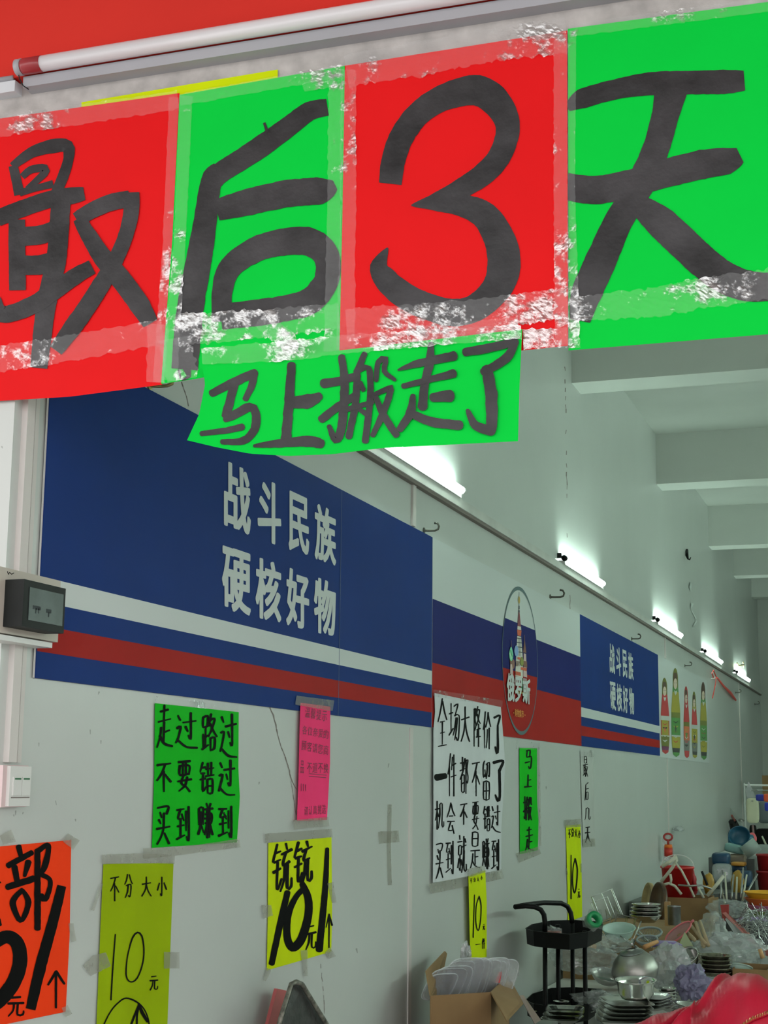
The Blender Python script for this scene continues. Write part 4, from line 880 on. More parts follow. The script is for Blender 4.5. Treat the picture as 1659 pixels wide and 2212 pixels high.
# on the trolley
def thing_blob(name, label, cat, c, size, m, amp=.3, sub=3, seed=1, M=None, group=None, freq=1.5, smooth=True):
    film = m.name in ('clear_bag', 'milky_bag', 'lilac_bag')
    return tag(MB().blob(c, size, amp * (1.0 if film else 1), freq * (1.0 if film else 1), 4 if film else sub, seed, M, film).build(name, m, None, smooth and not film), label, cat, group)
def bowl_prof(r, h, t=.003, foot=.5):
    return [(r * foot * .2, 0), (r * foot, 0), (r * .82, h * .35), (r * .97, h * .8), (r, h), (r + .006, h + .001), (r + .006, h - .002), (r, h - .003), (r * .95, h * .78), (r * .80, h * .36), (r * foot * .9, t), (0.0005, t)]
def rotm(ax, deg): return Matrix.Rotation(math.radians(deg), 3, ax)
tp = O(1282, 1988, 6.85)
q = empty('tape_roll', (tp.x, tp.y, .80)); tag(q, 'roll of green tape wrapped in film on the trolley', 'tape roll')
Mx = rotm('Z', 35) @ rotm('X', 68)
child(MB().lathe([(.018, -.02), (.036, -.02), (.036, .02), (.018, .02), (.018, -.02)], tp, 24, Mx), 'roll', mat('plastic_green', rgb(20, 140, 80), .4), q, True)
child(MB().lathe([(.040, -.024), (.043, .0), (.041, .026)], tp, 14, Mx, wob=.5), 'wrapper', M_bag, q)
tp = O(1240, 2003, 6.85); b_ = MB().lathe(bowl_prof(.045, .03), (tp.x, tp.y, .83), 20, rotm('X', 200)).build('small_bowl', M_white, None, True); tag(b_, 'small white bowl upside down on the trolley top', 'bowl')
for k, px in enumerate((1190, 1202)):
    tp = O(px, 2004, 6.86); t = empty('spice_tin', (tp.x, tp.y, .79)); tag(t, ('left' if k == 0 else 'right') + ' one of two red tins in film on the trolley top', 'tin')
    child(MB().lathe([(0, 0), (.022, 0), (.022, .055), (0, .055)], (tp.x, tp.y, .79), 16), 'tin', plastic('tin_red', 170, 80, 65), t); child(MB().lathe([(0, 0), (.024, 0), (.024, .064), (0, .068)], (tp.x, tp.y, .79), 10, wob=.5), 'wrapper', M_bag, t)
for k, (px, py, r, h) in enumerate(((1165, 2128, .05, .03), (1190, 2132, .035, .04), (1255, 2133, .052, .022), (1212, 2126, .03, .05))):
    tp = O(px, py, 6.8 + .05 * k); tag(MB().lathe(bowl_prof(r, h), (tp.x, tp.y, .482), 24, wob=.01).build('steel_dish', M_steel, None, True), ['domed steel lid at the left of the lower trolley tray', 'narrow steel cup on the lower trolley tray', 'shallow steel dish at the right of the lower trolley tray', 'tall steel cup at the back of the lower trolley tray'][k], 'dish', 'dishes on the lower trolley tray')
# ---- carton with clear lids
cb = empty('carton', (.25, 5.45, 0.40)); tag(cb, 'open brown carton full of clear plastic lids by the wall', 'box')
ZR = .765
nl, nr, fr_, fl = Zp(930, 2151, ZR), Zp(1061, 2143, ZR), Zp(1099, 2108, ZR), Zp(955, 2113, ZR)
def wallp(a, b, z0, z1, nm, t=.004):
    d = (b - a).normalized(); nrm = Vector((-d.y, d.x, 0)) * t
    v = [Vector((p.x, p.y, z)) + o for z in (z0, z1) for p, o in ((a, Vector()), (b, Vector()), (b, nrm), (a, nrm))]
    child(MB().add(v, [(0, 3, 2, 1), (4, 5, 6, 7), (0, 1, 5, 4), (1, 2, 6, 5), (2, 3, 7, 6), (3, 0, 4, 7)]), nm, M_card, cb)
for a, b in ((nl, nr), (nr, fr_), (fr_, fl), (fl, nl)): wallp(a, b, .42, ZR, 'side')
def slab(pts, t, nm, m, par):
    nrm = (pts[1] - pts[0]).cross(pts[-1] - pts[0]).normalized() * t; n = len(pts)
    mb = MB().add(list(pts) + [p + nrm for p in pts], [tuple(range(n))[::-1], tuple(range(n, 2 * n))] + [(k, (k + 1) % n, (k + 1) % n + n, k + n) for k in range(n)])
    return child(mb, nm, m, par) if par else mb.build(nm, m)
slab([nr, fr_, O(1131, 2168, 5.5), O(1096, 2206, 5.2)], .004, 'flap', M_card, cb)
slab([fl, nl, O(921, 2098, 5.35), O(962, 2055, 5.75), O(966, 2060, 5.78)], .004, 'flap', M_card, cb)
tag(MB().box((.05, 5.2, 0), (.48, 6.0, .42)).build('crate', plastic('crate_grey', 90, 92, 95)), 'plain crate standing under the open brown carton', 'crate')
rl = random.Random(4); M_limr = mat_film('lid_rim', (.75, .78, .80, 1), haze=.6, gmin=.05, gmax=.3, scale=30); M_lid = mat_film('clear_lid', (0.6, 0.62, 0.64, 1), haze=0.2, gmin=0.03, gmax=0.25, scale=25, rough=0.15, bump=0.5)
for k in range(11):
    px = 938 + k * 12.5; p0 = O(px, 2152, 5.42 + .02 * k); top = 2118 - 48 * math.sin(min(1, (k + 1) / 9) * PI * .62) + rl.uniform(-6, 6)
    p1 = O(px - 8 + k * 2, top, 5.42 + .02 * k)
    up = O(px + 26, top, 5.42 + .02 * k) - O(px, 2160, 5.42 + .02 * k); sd = Vector((.055, .05, 0)) * (1 if k % 3 else .8)
    c_ = O(px, 2160, 5.42 + .02 * k) + up * .5; n = 28; nn = up.cross(sd).normalized() * .004; V = []
    for o_ in (-1, 1):
        for j in range(n): a = 2 * PI * j / n; V.append(c_ + up * .5 * math.copysign(abs(math.cos(a)) ** .5, math.cos(a)) + sd * math.copysign(abs(math.sin(a)) ** .5, math.sin(a)) + nn * o_)
    mb = MB().add(V, [tuple(range(n))[::-1], tuple(range(n, 2 * n))] + [(j, (j + 1) % n, (j + 1) % n + n, j + n) for j in range(n)])
    rimo = MB().tube([v for v in V[n:]] + [V[n]], .0022, 5, False)
    ob_ = mb.build('clear_container', M_lid); CN = ob_.name
    tag(ob_, ['leftmost', 'second', 'third', 'fourth', 'fifth', 'sixth', 'seventh', 'eighth', 'ninth', 'tenth', 'rightmost'][k] + ' clear container from the left standing on edge in the open carton', 'container', 'clear containers in the carton')
    child(rimo, 'rim', M_limr, bpy.data.objects[CN])
thing_blob('plastic_bag', 'knotted clear bag poking up above the carton', 'bag', O(1006, 2068, 5.6), (.018, .02, .045), M_bagthick, .5, seed=5)
thing_blob('plastic_bag', 'crumpled clear bag at the back right of the carton', 'bag', O(1085, 2104, 5.8), (.06, .05, .03), M_bag, .5, seed=8)
tag(MB().obox(O(1073, 2110, 5.62), (.014, .004, 0), (-.004, .012, 0), (.004, 0, .02)).build('red_sachet', plastic('sachet_red', 200, 60, 60)), 'small red sachet among the clear lids', 'packet')
slab([O(1122, 2150, 6.3), O(1131, 2150, 6.3), O(1176, 2214, 6.1), O(1160, 2220, 6.1)], .01, 'board', mat('pinkish_board', rgb(170, 150, 145), .5), None)
bd = bpy.data.objects['board']; tag(bd, 'pale narrow board leaning between the carton and trolley', 'board')
tag(MB().box((.50, 5.0, .40), (.56, 5.5, .665)).build('metal_case', M_steeld), 'dark grey metal case right of the open carton', 'case')
# ---- dark tray leaning on the wall near the front
dt = empty('oven_tray', W(640, 2212, .1)); tag(dt, 'worn dark metal tray standing on one corner against the wall', 'tray')
tq = [W(632, 2121, .14), W(598, 2230, .14), W(640, 2420, .16), W(800, 2400, .20), W(705, 2212, .17), W(652, 2124, .15)]
slab(tq, .008, 'tray', mat('tray_dark', (0.035, 0.035, 0.032, 1), .5, nscale=30, namt=.6, bump=.5, bscale=60), dt)
child(MB().tube([W(596, 2236, .155), W(612, 2180, .155), W(629, 2126, .155), W(640, 2121, .16), W(652, 2126, .165), W(705, 2212, .185), W(720, 2240, .19)], .007, 8), 'rim', mat('rim_worn', (.20, .19, .16, 1), .5, metal=.6, nscale=60, namt=.7), dt, True)
rt = tag(slab([W(592, 2135, .03), W(560, 2260, .03), W(600, 2300, .03), W(614, 2140, .03)], .01, 'plastic_tray', plastic('slab_red', 190, 95, 95), None), 'reddish flat slab behind the dark metal tray', 'tray')  # thin reddish slab set close to the wall
table(.03, .5, 3.8, 5.0, .47, 'low stand under the dark tray and reddish slab by the wall')
# ---- steel pot heap
M_pot = mat('brushed_pot', (0.40, 0.39, 0.36, 1), .42, metal=1.0, nscale=8, namt=.12)
pc = O(1371, 2092, 6.75); pr = 51 * mpp(pc)
prof = [(.001, pr * .80), (pr * .2, pr * .79), (pr * .55, pr * .66), (pr * .85, pr * .36), (pr, 0), (pr * 1.0, -pr * .12), (pr * .9, -pr * .42), (pr * .72, -pr * .62), (pr * .70, -pr * .60), (pr * .86, -pr * .40), (pr * .93, -pr * .1)]
q = empty('steel_bowl', (pc.x, pc.y, pc.z - pr * .62)); tag(q, 'big round dull steel bowl upside down in the heap', 'bowl')
child(MB().lathe(prof, pc, 40, rotm('X', 12) @ rotm('Y', -8)), 'bowl', M_pot, q, True)
child(MB().lathe([(pr * .2, pr * .80), (pr * .52, pr * .69), (pr * .51, pr * .71), (pr * .2, pr * .815)], pc, 40, rotm('X', 12) @ rotm('Y', -8)), 'foot_ring', M_steeld, q, True)
p2 = O(1374, 2156, 6.42); r2 = 42 * mpp(p2)
q = empty('steel_basin', (p2.x, p2.y, p2.z)); tag(q, 'shiny ridged steel basin below the big round bowl', 'basin')
child(MB().lathe([(0, 0), (r2 * .74, 0), (r2 * .9, r2 * .25), (r2 * .95, r2 * .75), (r2 * 1.06, r2 * .9), (r2 * 1.08, r2 * .92), (r2 * 1.0, r2 * .9), (r2 * .9, r2 * .72), (r2 * .7, r2 * .05), (0, r2 * .04)], p2 + Vector((0, 0, 0)), 40, rotm('X', 4)), 'basin', mat('bright_steel', (.75, .74, .70, 1), .16, metal=1.0, nscale=9, namt=.2), q, True)
rs = random.Random(21)
def tray_rect(px, py, y, wpx, dpx, hpx, rot, label, m=M_steel, name='steel_tray'):
    c = O(px, py, y); s = mpp(c); hw, hd, h = wpx * s / 2, dpx * s / 2, hpx * s
    n = 24; V = []
    for (k, z) in ((.82, 0), (1.0, h), (1.06, h), (.97, h - .002), (.8, .003)):
        for j in range(n):
            a = 2 * PI * j / n; V.append(c + rotm('Z', rot) @ Vector((hw * k * math.copysign(abs(math.cos(a)) ** .45, math.cos(a)), hd * k * math.copysign(abs(math.sin(a)) ** .45, math.sin(a)), z)))
    f = [(r * n + j, r * n + (j + 1) % n, (r + 1) * n + (j + 1) % n, (r + 1) * n + j) for r in range(4) for j in range(n)] + [tuple(range(n))[::-1], tuple(range(4 * n, 5 * n))]
    return tag(MB().add(V, f).build(name, m, None, False), label, 'tray', 'steel trays at the bottom of the heap')
tnames = ['bottom', 'second', 'third', 'fourth', 'top']
for k in range(5): tray_rect(1345 + k * 2, 2206 - k * 9, 6.35, 112 - k * 4, 150, 8, 12 + k * 3, tnames[k] + ' oblong steel tray of the stack in front of the basin')
for k in range(4): tray_rect(1415, 2178 - k * 7, 6.7, 60, 110, 6, -20 + 5 * k, ['lowest', 'second', 'third', 'topmost'][k] + ' steel tray of the stack right of the basin')
for k in range(3): tray_rect(1215 + 3 * k, 2205 - k * 9, 6.5, 80, 100, 8, 5 * k, ['lowest', 'middle', 'uppermost'][k] + ' steel tray seen between the trolley posts at the bottom')
def bowl_at(px, py, y, rpx, hpx, label, m=M_steel, rx=0, ry=0, name='steel_bowl', cat='bowl', group=None, foot=.5, wob=0):
    c = O(px, py, y); s = mpp(c)
    return tag(MB().lathe(bowl_prof(rpx * s, hpx * s, foot=foot), c, 30, rotm('Y', ry) @ rotm('X', rx), wob=wob).build(name, m, None, True), label, cat, group)
# stacked glass bowls
M_gl = mat('smoky_glass_bowl', (.22, .20, .15, 1), .12, metal=.85, nscale=30, namt=.5)
for k in range(5): bowl_at(1546 + rs.uniform(-2, 2), 2112 - k * 9, 7.6, 33, 13, ['lowest', 'second lowest', 'middle', 'second', 'topmost'][k] + ' bowl of the dark shiny stack right of the purple bag', M_gl, name='glass_bowl', foot=.7, group='stacked dark bowls')
for k in range(4): bowl_at(1443 + rs.uniform(-1, 1), 2165 - k * 7, 6.9, 17, 10, ['lowest', 'second', 'third', 'topmost'][k] + ' small steel bowl in the stack behind the red bag', M_steel, foot=.7, group='small stacked bowls')
bowl_at(1494, 2085, 7.5, 24, 28, 'upright steel bowl with a dark opening near the purple bag', M_steel, rx=35, ry=-20)
# bags in the heap
thing_blob('plastic_bag', 'cloudy bag spilling to the right of the big steel bowl', 'bag', O(1448, 2090, 7.2), (.09, .08, .11), M_bagthick, .45, seed=31)
thing_blob('plastic_bag', 'clear bag stretched behind the trolley posts', 'bag', O(1262, 2072, 7.6), (.17, .08, .07), M_bag, .45, seed=32)
thing_blob('plastic_bag', 'clear bag on the left shoulder of the big steel bowl', 'bag', O(1318, 2040, 7.7), (.10, .08, .04), M_bag, .5, seed=33)
thing_blob('plastic_bag', 'large crumpled clear bag in the middle right of the heap', 'bag', O(1580, 2050, 8.2), (.16, .12, .085), M_bagthick, .4, seed=34)
thing_blob('plastic_bag', 'clear bag resting against the cardboard box', 'bag', O(1540, 2012, 8.6), (.08, .08, .09), M_bag, .5, seed=35)
thing_blob('plastic_bag', 'frosty bag of lids at the far right of the heap', 'bag', O(1625, 2075, 8.0), (.09, .08, .06), M_bag, .5, seed=36)
thing_blob('plastic_bag', 'lilac bag of cloths beneath the steel bowl on the right', 'bag', O(1494, 2122, 7.0), (.07, .07, .08), mat('lilac_bag', rgb(118, 114, 140), .45), .5, seed=37)
thing_blob('plastic_bag', 'purple bag mouth beside the dark bowl', 'bag', O(1505, 2098, 7.1), (.035, .05, .02), plastic('purple', 120, 80, 160), .5, seed=38)
thing_blob('plastic_bag', 'thin clear bag draped between trolley and steel trays', 'bag', O(1290, 2160, 6.9), (.10, .06, .04), M_bag, .6, seed=39)
thing_blob('plastic_bag', 'flat clear bag under the stack of dark bowls', 'bag', O(1545, 2122, 7.3), (.12, .08, .02), M_bag, .5, seed=40)
# plastic and wire baskets in the middle of the heap
M_palegreen = plastic('pale_green', 175, 200, 190)
bowl_at(1338, 2030, 7.9, 34, 26, 'pale green plastic bowl left of the wire sieve', M_palegreen, rx=15, name='plastic_bowl')
def sieve(px, py, y, rpx, label):
    c = O(px, py, y); s = mpp(c); r = rpx * s; t = empty('wire_sieve', c - Vector((0, 0, r * .3))); tag(t, label, 'sieve')
    Mr = rotm('X', 18); mb = MB()
    mb.tube([c + Mr @ Vector((r * math.cos(a), r * math.sin(a), 0)) for a in [2 * PI * k / 30 for k in range(31)]], .006, 6, False); child(mb, 'rim', mat('grey_plastic_rim', rgb(130, 140, 140), .4), t, True)
    mb = MB()
    for k in range(18):
        a = PI * k / 18; mb.tube([c + Mr @ Vector((r * math.cos(a) * math.cos(b), r * math.sin(a) * math.cos(b), -r * .55 * math.sin(b))) for b in [PI * q / 8 for q in range(9)]], .0012, 4, False)
    child(mb, 'mesh', M_wire, t)
sieve(1402, 2014, 8.0, 27, 'round wire sieve with a grey plastic rim')
sieve(1398, 2030, 7.7, 22, 'smaller wire sieve tipped in front of the grey one')
for k in range(4): bowl_at(1396 + rs.uniform(-2, 2), 1992 - k * 8, 8.4, 32 - k, 15, ['lowest', 'second', 'third', 'topmost'][k] + ' steel bowl of the tall stack beside the round wooden tray', M_steel, foot=.6, group='steel bowls beside the wooden tray')
# wire racks
def rack(px, py, y, wpx, hpx, label, tilt=0, n=3):
    c = O(px, py, y); s = mpp(c); w_, h = wpx * s, hpx * s; t = empty('wire_rack', c); tag(t, label, 'rack')
    R_ = rotm('Y', tilt) @ rotm('Z', 25); mb = MB()
    P_ = lambda x, yy, z: c + R_ @ Vector((x * w_, yy * .12, z * h))
    fr0 = [P_(-.5, 0, 0), P_(-.5, 0, 1), P_(.5, 0, 1), P_(.5, 0, 0), P_(-.5, 0, 0)]; fr1 = [P_(-.4, 1, 0), P_(-.4, 1, .8), P_(.4, 1, .8), P_(.4, 1, 0), P_(-.4, 1, 0)]
    mb.tube(fr0, .0028, 5).tube(fr1, .0028, 5)
    for k in range(n): u = -.45 + .9 * k / (n - 1); mb.tube([P_(u, 0, 0), P_(u * .9, .5, .4), P_(u * .85, 1, 0)], .0018, 4); mb.tube([P_(u, 0, 0), P_(u, 0, 1)], .0015, 4)
    child(mb, 'wires', M_wire, t)
rack(1322, 1985, 8.5, 50, 58, 'tall wire dish rack leaning against the wall', -22)
rack(1345, 2012, 8.3, 44, 34, 'small wire rack in front of the taller one', 15)
rack(1310, 2040, 8.1, 40, 20, 'low wire rack left of the pale green bowl', -8, 3)
# round wooden trays, edge-on by the wall
def round_tray(px, py, y, rpx, m, label, yaw, sx):
    c = O(px, py, y); s = mpp(c); r = rpx * s
    t = tag(MB().lathe([(0, -.006), (r * .93, -.006), (r, 0), (r, .022), (r * .95, .022), (r * .92, 0), (0, 0)], c, 40, rotm('Z', yaw) @ rotm('X', 82)).build('round_tray', m, None, True), label, 'tray'); return t
round_tray(1425, 1953, 9.5, 46, mat('dark_wood_tray', (.10, .055, .025, 1), .35, nscale=10, namt=.5), 'round dark wooden tray standing on edge by the wall', -62, 1)
round_tray(1403, 1948, 9.9, 40, mat('bamboo', (.45, .33, .15, 1), .6, nscale=20, namt=.2), 'round pale bamboo tray behind the dark one', -66, 1)
# steel canister and cups
cc = O(1457, 1998, 8.6); s_ = mpp(cc)
tag(MB().lathe([(0, 0), (13 * s_, 0), (14 * s_, 2 * s_), (14 * s_, 38 * s_), (15 * s_, 40 * s_), (13 * s_, 40 * s_), (12 * s_, 4 * s_), (0, 3 * s_)], cc, 30).build('canister', M_steeld, None, True), 'upright steel canister in front of the cardboard box', 'canister')
tag(MB().box(O(1436, 2000, 8.7), O(1436, 2000, 8.7) + Vector((.03, .03, .13))).build('wood_block', M_wood), 'narrow wooden block left of the steel canister', 'block')
# pink strainer
ps = empty('strainer', O(1465, 2020, 8.2)); tag(ps, 'pink plastic strainer with pointed handle', 'strainer')
M_pk = plastic('salmon_pink', 215, 115, 120)
cpk = O(1462, 2016, 8.2); Rm = rotm('Y', -38) @ rotm('X', 55)
ring = [cpk + Rm @ Vector((.075 * math.cos(a) * (1.25 if math.cos(a) > 0 else 1), .034 * math.sin(a), 0)) for a in [2 * PI * k / 28 for k in range(29)]]
child(MB().tube(ring, .0045, 6, False), 'rim', M_pk, ps, True)
child(MB().tube([ring[0], ring[0] + Rm @ Vector((.02, .0, 0))], .006, 8), 'handle', M_pk, ps, True)
mb = MB(); V = []; n = 28
for k in range(4):
    for j in range(n): a = 2 * PI * j / n; f_ = math.cos(k / 3 * PI / 2.2); V.append(cpk + Rm @ Vector((.075 * math.cos(a) * (1.25 if math.cos(a) > 0 else 1) * f_, .034 * math.sin(a) * f_, -.02 * k / 3)))
mb.add(V, [(k * n + j, k * n + (j + 1) % n, (k + 1) * n + (j + 1) % n, (k + 1) * n + j) for k in range(3) for j in range(n)]); child(mb, 'basket', plastic('pink_pale', 170, 130, 125), ps)
# wooden spoons / turners
def stick(p0, p1, r, m, name, label, cat, group=None, head=None, n=8):
    a, b = Vector(p0), Vector(p1); mb = MB().tube([a, a.lerp(b, .5), b], [r, r * .9, r * .8], n)
    if head:
        d = (b - a).normalized(); sd = d.cross(Vector((0, 1, .2))).normalized()
        mb.obox(b + d * head * .5, sd * head * .35, d * head * .6, d.cross(sd).normalized() * .003)
    return tag(mb.build(name, m, None, True), label, cat, group)
for k, (a, b) in enumerate((((1525, 2040), (1493, 2000)), ((1520, 2045), (1503, 1992)), ((1530, 2042), (1512, 1990)), ((1500, 2030), (1478, 2008)))):
    stick(O(*a, 8.1), O(*b, 8.3), .011, mat('pale_wood', (.42, .32, .19, 1), .6, nscale=20, namt=.15), 'wooden_turner', ['first', 'second', 'third', 'short'][k] + ' pale wooden turner left to right in the heap' if k < 3 else 'short pale wooden turner beside the pink strainer', 'utensil')
stick(O(1392, 2046, 7.5), O(1420, 2034, 7.6), .012, mat('orange_wood', (.55, .27, .10, 1), .5), 'wooden_spoon', 'orange wooden handle behind the big steel bowl', 'utensil')
stick(O(1268, 2040, 7.6), O(1288, 2046, 7.6), .012, mat('orange_wood', (.55, .27, .10, 1), .5), 'wooden_spoon', 'orange wooden handle beside the trolley', 'utensil')
for k, (a, b) in enumerate((((1340, 2022), (1372, 2046)), ((1372, 2000), (1402, 2036)), ((1385, 1990), (1368, 2030)), ((1315, 2032), (1290, 2002)), ((1364, 2050), (1330, 2046)))):
    stick(O(*a, 7.8), O(*b, 7.7), .0035, M_steel, 'steel_ladle', ['long steel ladle handle lying towards the big bowl', 'steel ladle handle crossing the wire sieve', 'short steel handle right of the pale bowl', 'steel handle leaning left of the wire racks', 'steel handle lying on the bag above the big bowl'][k], 'utensil', None, .03)
thing_blob('cloth', 'lilac cloth folded behind the big steel bowl', 'cloth', O(1440, 2040, 7.7), (.07, .05, .018), plastic('lilac', 130, 110, 165), .3, seed=44)
thing_blob('cloth', 'olive green sponge tucked below the lilac cloth', 'sponge', O(1433, 2048, 7.6), (.035, .03, .014), plastic('olive', 130, 140, 50), .3, seed=45)
slab([O(1465, 2050, 7.9), O(1498, 2046, 7.9), O(1480, 2016, 8.0)], .01, 'cloth', mat('pale_yellow_cloth', rgb(160, 165, 130), .8), None); tag(bpy.data.objects['cloth.002'], 'pale yellow triangle of cloth below the pink strainer', 'cloth')
# ---- cardboard box with hangers and red bucket
CZT = None
def carton(x0px, x1px, ytop, y, depth, h, label, open_=True):
    a = O(x0px, ytop, y); b = O(x1px, ytop, y); b.z = a.z; z1 = a.z; z0 = z1 - h; t = .005
    q = empty('cardboard_box', ((a.x + b.x) / 2, y + depth / 2, z0)); tag(q, label, 'box')
    x0, x1 = a.x, b.x
    child(MB().box((x0, y, z0), (x1, y + t, z1)), 'side', M_card, q); child(MB().box((x0, y + depth - t, z0), (x1, y + depth, z1)), 'side', M_card, q)
    child(MB().box((x0, y + t, z0), (x0 + t, y + depth - t, z1)), 'side', M_card, q); child(MB().box((x1 - t, y + t, z0), (x1, y + depth - t, z1)), 'side', M_card, q)
    child(MB().box((x0 + t, y + t, z0), (x1 - t, y + depth - t, z0 + t)), 'bottom', M_card, q)
    return q, a, b
q, a, b = carton(1436, 1530, 1938, 9.6, .30, .25, 'cardboard box holding the white hangers and red bucket')
slab([O(1530, 1940, 9.6), O(1552, 1938, 9.75), O(1553, 1990, 9.75), O(1530, 1992, 9.6)], .004, 'flap', M_card, q)
carton(1582, 1659, 2092, 7.6, .25, .15, 'low brown carton at the lower right beside the red bag')
carton(1646, 1700, 1675, 17.0, .3, .22, 'brown carton high on the far shelf at the right edge')
bk = empty('bucket', O(1452, 1935, 9.75)); tag(bk, 'red plastic bucket standing in the cardboard box', 'bucket')
def bucket(c, r, h, m, par, taper=.75):
    child(MB().lathe([(0, 0), (r * taper, 0), (r, h), (r * 1.05, h), (r * 1.05, h - .012), (r, h - .014), (r * .97, h - .012), (r * .74, .004), (0, .004)], c, 32), 'pail', m, par, True)
M_redp = plastic('bucket_red', 190, 30, 28); cB = O(1465, 1960, 9.75); bucket(cB, .10, .25, M_redp, bk)
child(MB().tube([cB + Vector((.1 * math.cos(a), 0.02, .25 + .07 * math.sin(a))) for a in [PI * k / 10 for k in range(11)]], .003, 6), 'handle', M_white, bk)
M_cream = plastic('cream', 200, 200, 180)
def hanger(pts, r, y, label, m=M_cream, name='hanger_bar'):
    t = tag(MB().tube([O(px, py, y + dy) for px, py, dy in pts], r, 6).build(name, m, None, True), label, 'hanger', 'white plastic hanging frames in the cardboard box'); return t
hanger([(1428, 1905, 0), (1452, 1875, 0), (1462, 1858, 0), (1458, 1848, 0)], .011, 9.6, 'cream plastic frame leaning left above the bucket')
hanger([(1430, 1872, 0), (1446, 1862, 0), (1462, 1850, 0)], .013, 9.5, 'short cream crossbar at the top of the frames')
hanger([(1458, 1862, 0), (1472, 1880, 0), (1485, 1905, 0), (1500, 1938, 0)], .007, 9.5, 'long cream rod running down to the right')
hanger([(1430, 1912, 0), (1445, 1908, 0), (1458, 1914, 0), (1472, 1932, 0)], .009, 9.5, 'curved cream handle at the bottom of the frames')
hanger([(1448, 1888, 0), (1450, 1900, 0), (1448, 1910, 0)], .008, 9.5, 'thin cream strut between the frames')
hanger([(1465, 1912, 0), (1492, 1914, 0), (1515, 1912, 0), (1537, 1920, 0)], .006, 9.3, 'pale bar lying across the top of the box', M_wire)
hanger([(1528, 1935, 0), (1545, 1915, 0), (1563, 1892, 0)], .012, 9.6, 'cream brush handle leaning right out of the box')
hanger([(1520, 1940, 0), (1508, 1918, 0)], .009, 9.7, 'stubby cream handle in the middle of the box')
stick(O(1503, 1925, 9.8), O(1494, 1874, 9.8), .014, plastic('red_handle', 170, 40, 45), 'brush_handle', 'red handle sticking up behind the cardboard box', 'utensil')
stick(O(1528, 1912, 9.8), O(1516, 1882, 9.8), .009, M_dgrey, 'brush_handle', 'dark grey handle right of the red one', 'utensil')
thing_blob('sponge', 'mustard yellow sponge behind the box', 'sponge', O(1531, 1910, 9.9), (.035, .03, .07), plastic('mustard', 160, 125, 40), .2, seed=50)
thing_blob('sponge', 'second mustard sponge among the sticks', 'sponge', O(1593, 1907, 10.2), (.04, .03, .07), plastic('mustard', 160, 125, 40), .3, seed=51)
thing_blob('plastic_bag', 'red wrapped item in clear film beside the bucket', 'packet', O(1485, 1918, 9.85), (.06, .05, .09), plastic('film_red', 165, 60, 62), .35, seed=52)
ub = O(1585, 1930, 10.05); tag(MB().lathe([(0, .002), (.09, .002), (.10, ub.z - .5 + .0), (.094, ub.z - .5), (.085, .01), (0, .008)], (ub.x, ub.y, .5), 24).build('utensil_tub', mat('tub_smoke', rgb(85, 90, 92), .4)), 'grey tub holding the upright bundle of sticks', 'tub')
for k, (a, b) in enumerate((((1556, 1940), (1560, 1880)), ((1570, 1945), (1566, 1885)), ((1580, 1942), (1585, 1890)), ((1590, 1942), (1592, 1895)), ((1600, 1940), (1606, 1875)), ((1604, 1945), (1613, 1890)), ((1596, 1960), (1636, 1888)), ((1566, 1950), (1555, 1905)))):
    stick(O(*a, 9.9), O(*b, 10.1), .007, [M_wire, M_cream][k % 2], 'skewer', ['leftmost', 'second', 'third', 'fourth', 'tall fifth', 'sixth', '', 'short slanted'][k] + ' pale stick in the upright bundle right of the cardboard box' if k != 6 else 'long pale stick leaning far right from the bundle', 'stick', 'upright sticks')
thing_blob('plastic_bag', 'clear bag crumpled around the foot of the sticks', 'bag', O(1575, 1962, 9.5), (.12, .08, .05), M_bag, .5, seed=53)
tag(slab([O(1556, 1955, 9.3), O(1574, 1954, 9.3), O(1574, 1984, 9.3), O(1562, 1992, 9.3)], .02, 'red_box', plastic('brick_red', 165, 50, 42), None), 'small brick-red box at the corner of the cardboard box', 'box')
# toy pump, cases and bottles
tpmp = empty('toy_pump', W(1444, 1850, .07)); tag(tpmp, 'red and orange toy water pump with ring handle', 'toy')
p0 = W(1444, 1850, .07); s_ = mpp(p0)
child(MB().lathe([(0, 0), (9 * s_, 0), (9 * s_, 18 * s_), (0, 18 * s_)], p0, 20), 'barrel', plastic('pump_red', 200, 50, 35), tpmp, True)
child(MB().lathe([(0, 18 * s_), (9 * s_, 18 * s_), (8 * s_, 25 * s_), (0, 25 * s_)], p0, 20), 'collar', plastic('pump_orange', 225, 110, 30), tpmp, True)
child(MB().tube([p0 + Vector((0, 0, 25 * s_)), p0 + Vector((0, 0, 36 * s_))], 2.5 * s_, 8).tube([p0 + Vector((9 * s_ * math.sin(a), 0, (41 - 7 * math.cos(a)) * s_)) for a in [2 * PI * k / 16 for k in range(17)]], 2.2 * s_, 8, False), 'handle', plastic('pump_dark', 170, 45, 40), tpmp, True)
child(MB().box(p0 + Vector((-14 * s_, .03, -10 * s_)), p0 + Vector((10 * s_, .035, 45 * s_))), 'backing_card', M_bag, tpmp)
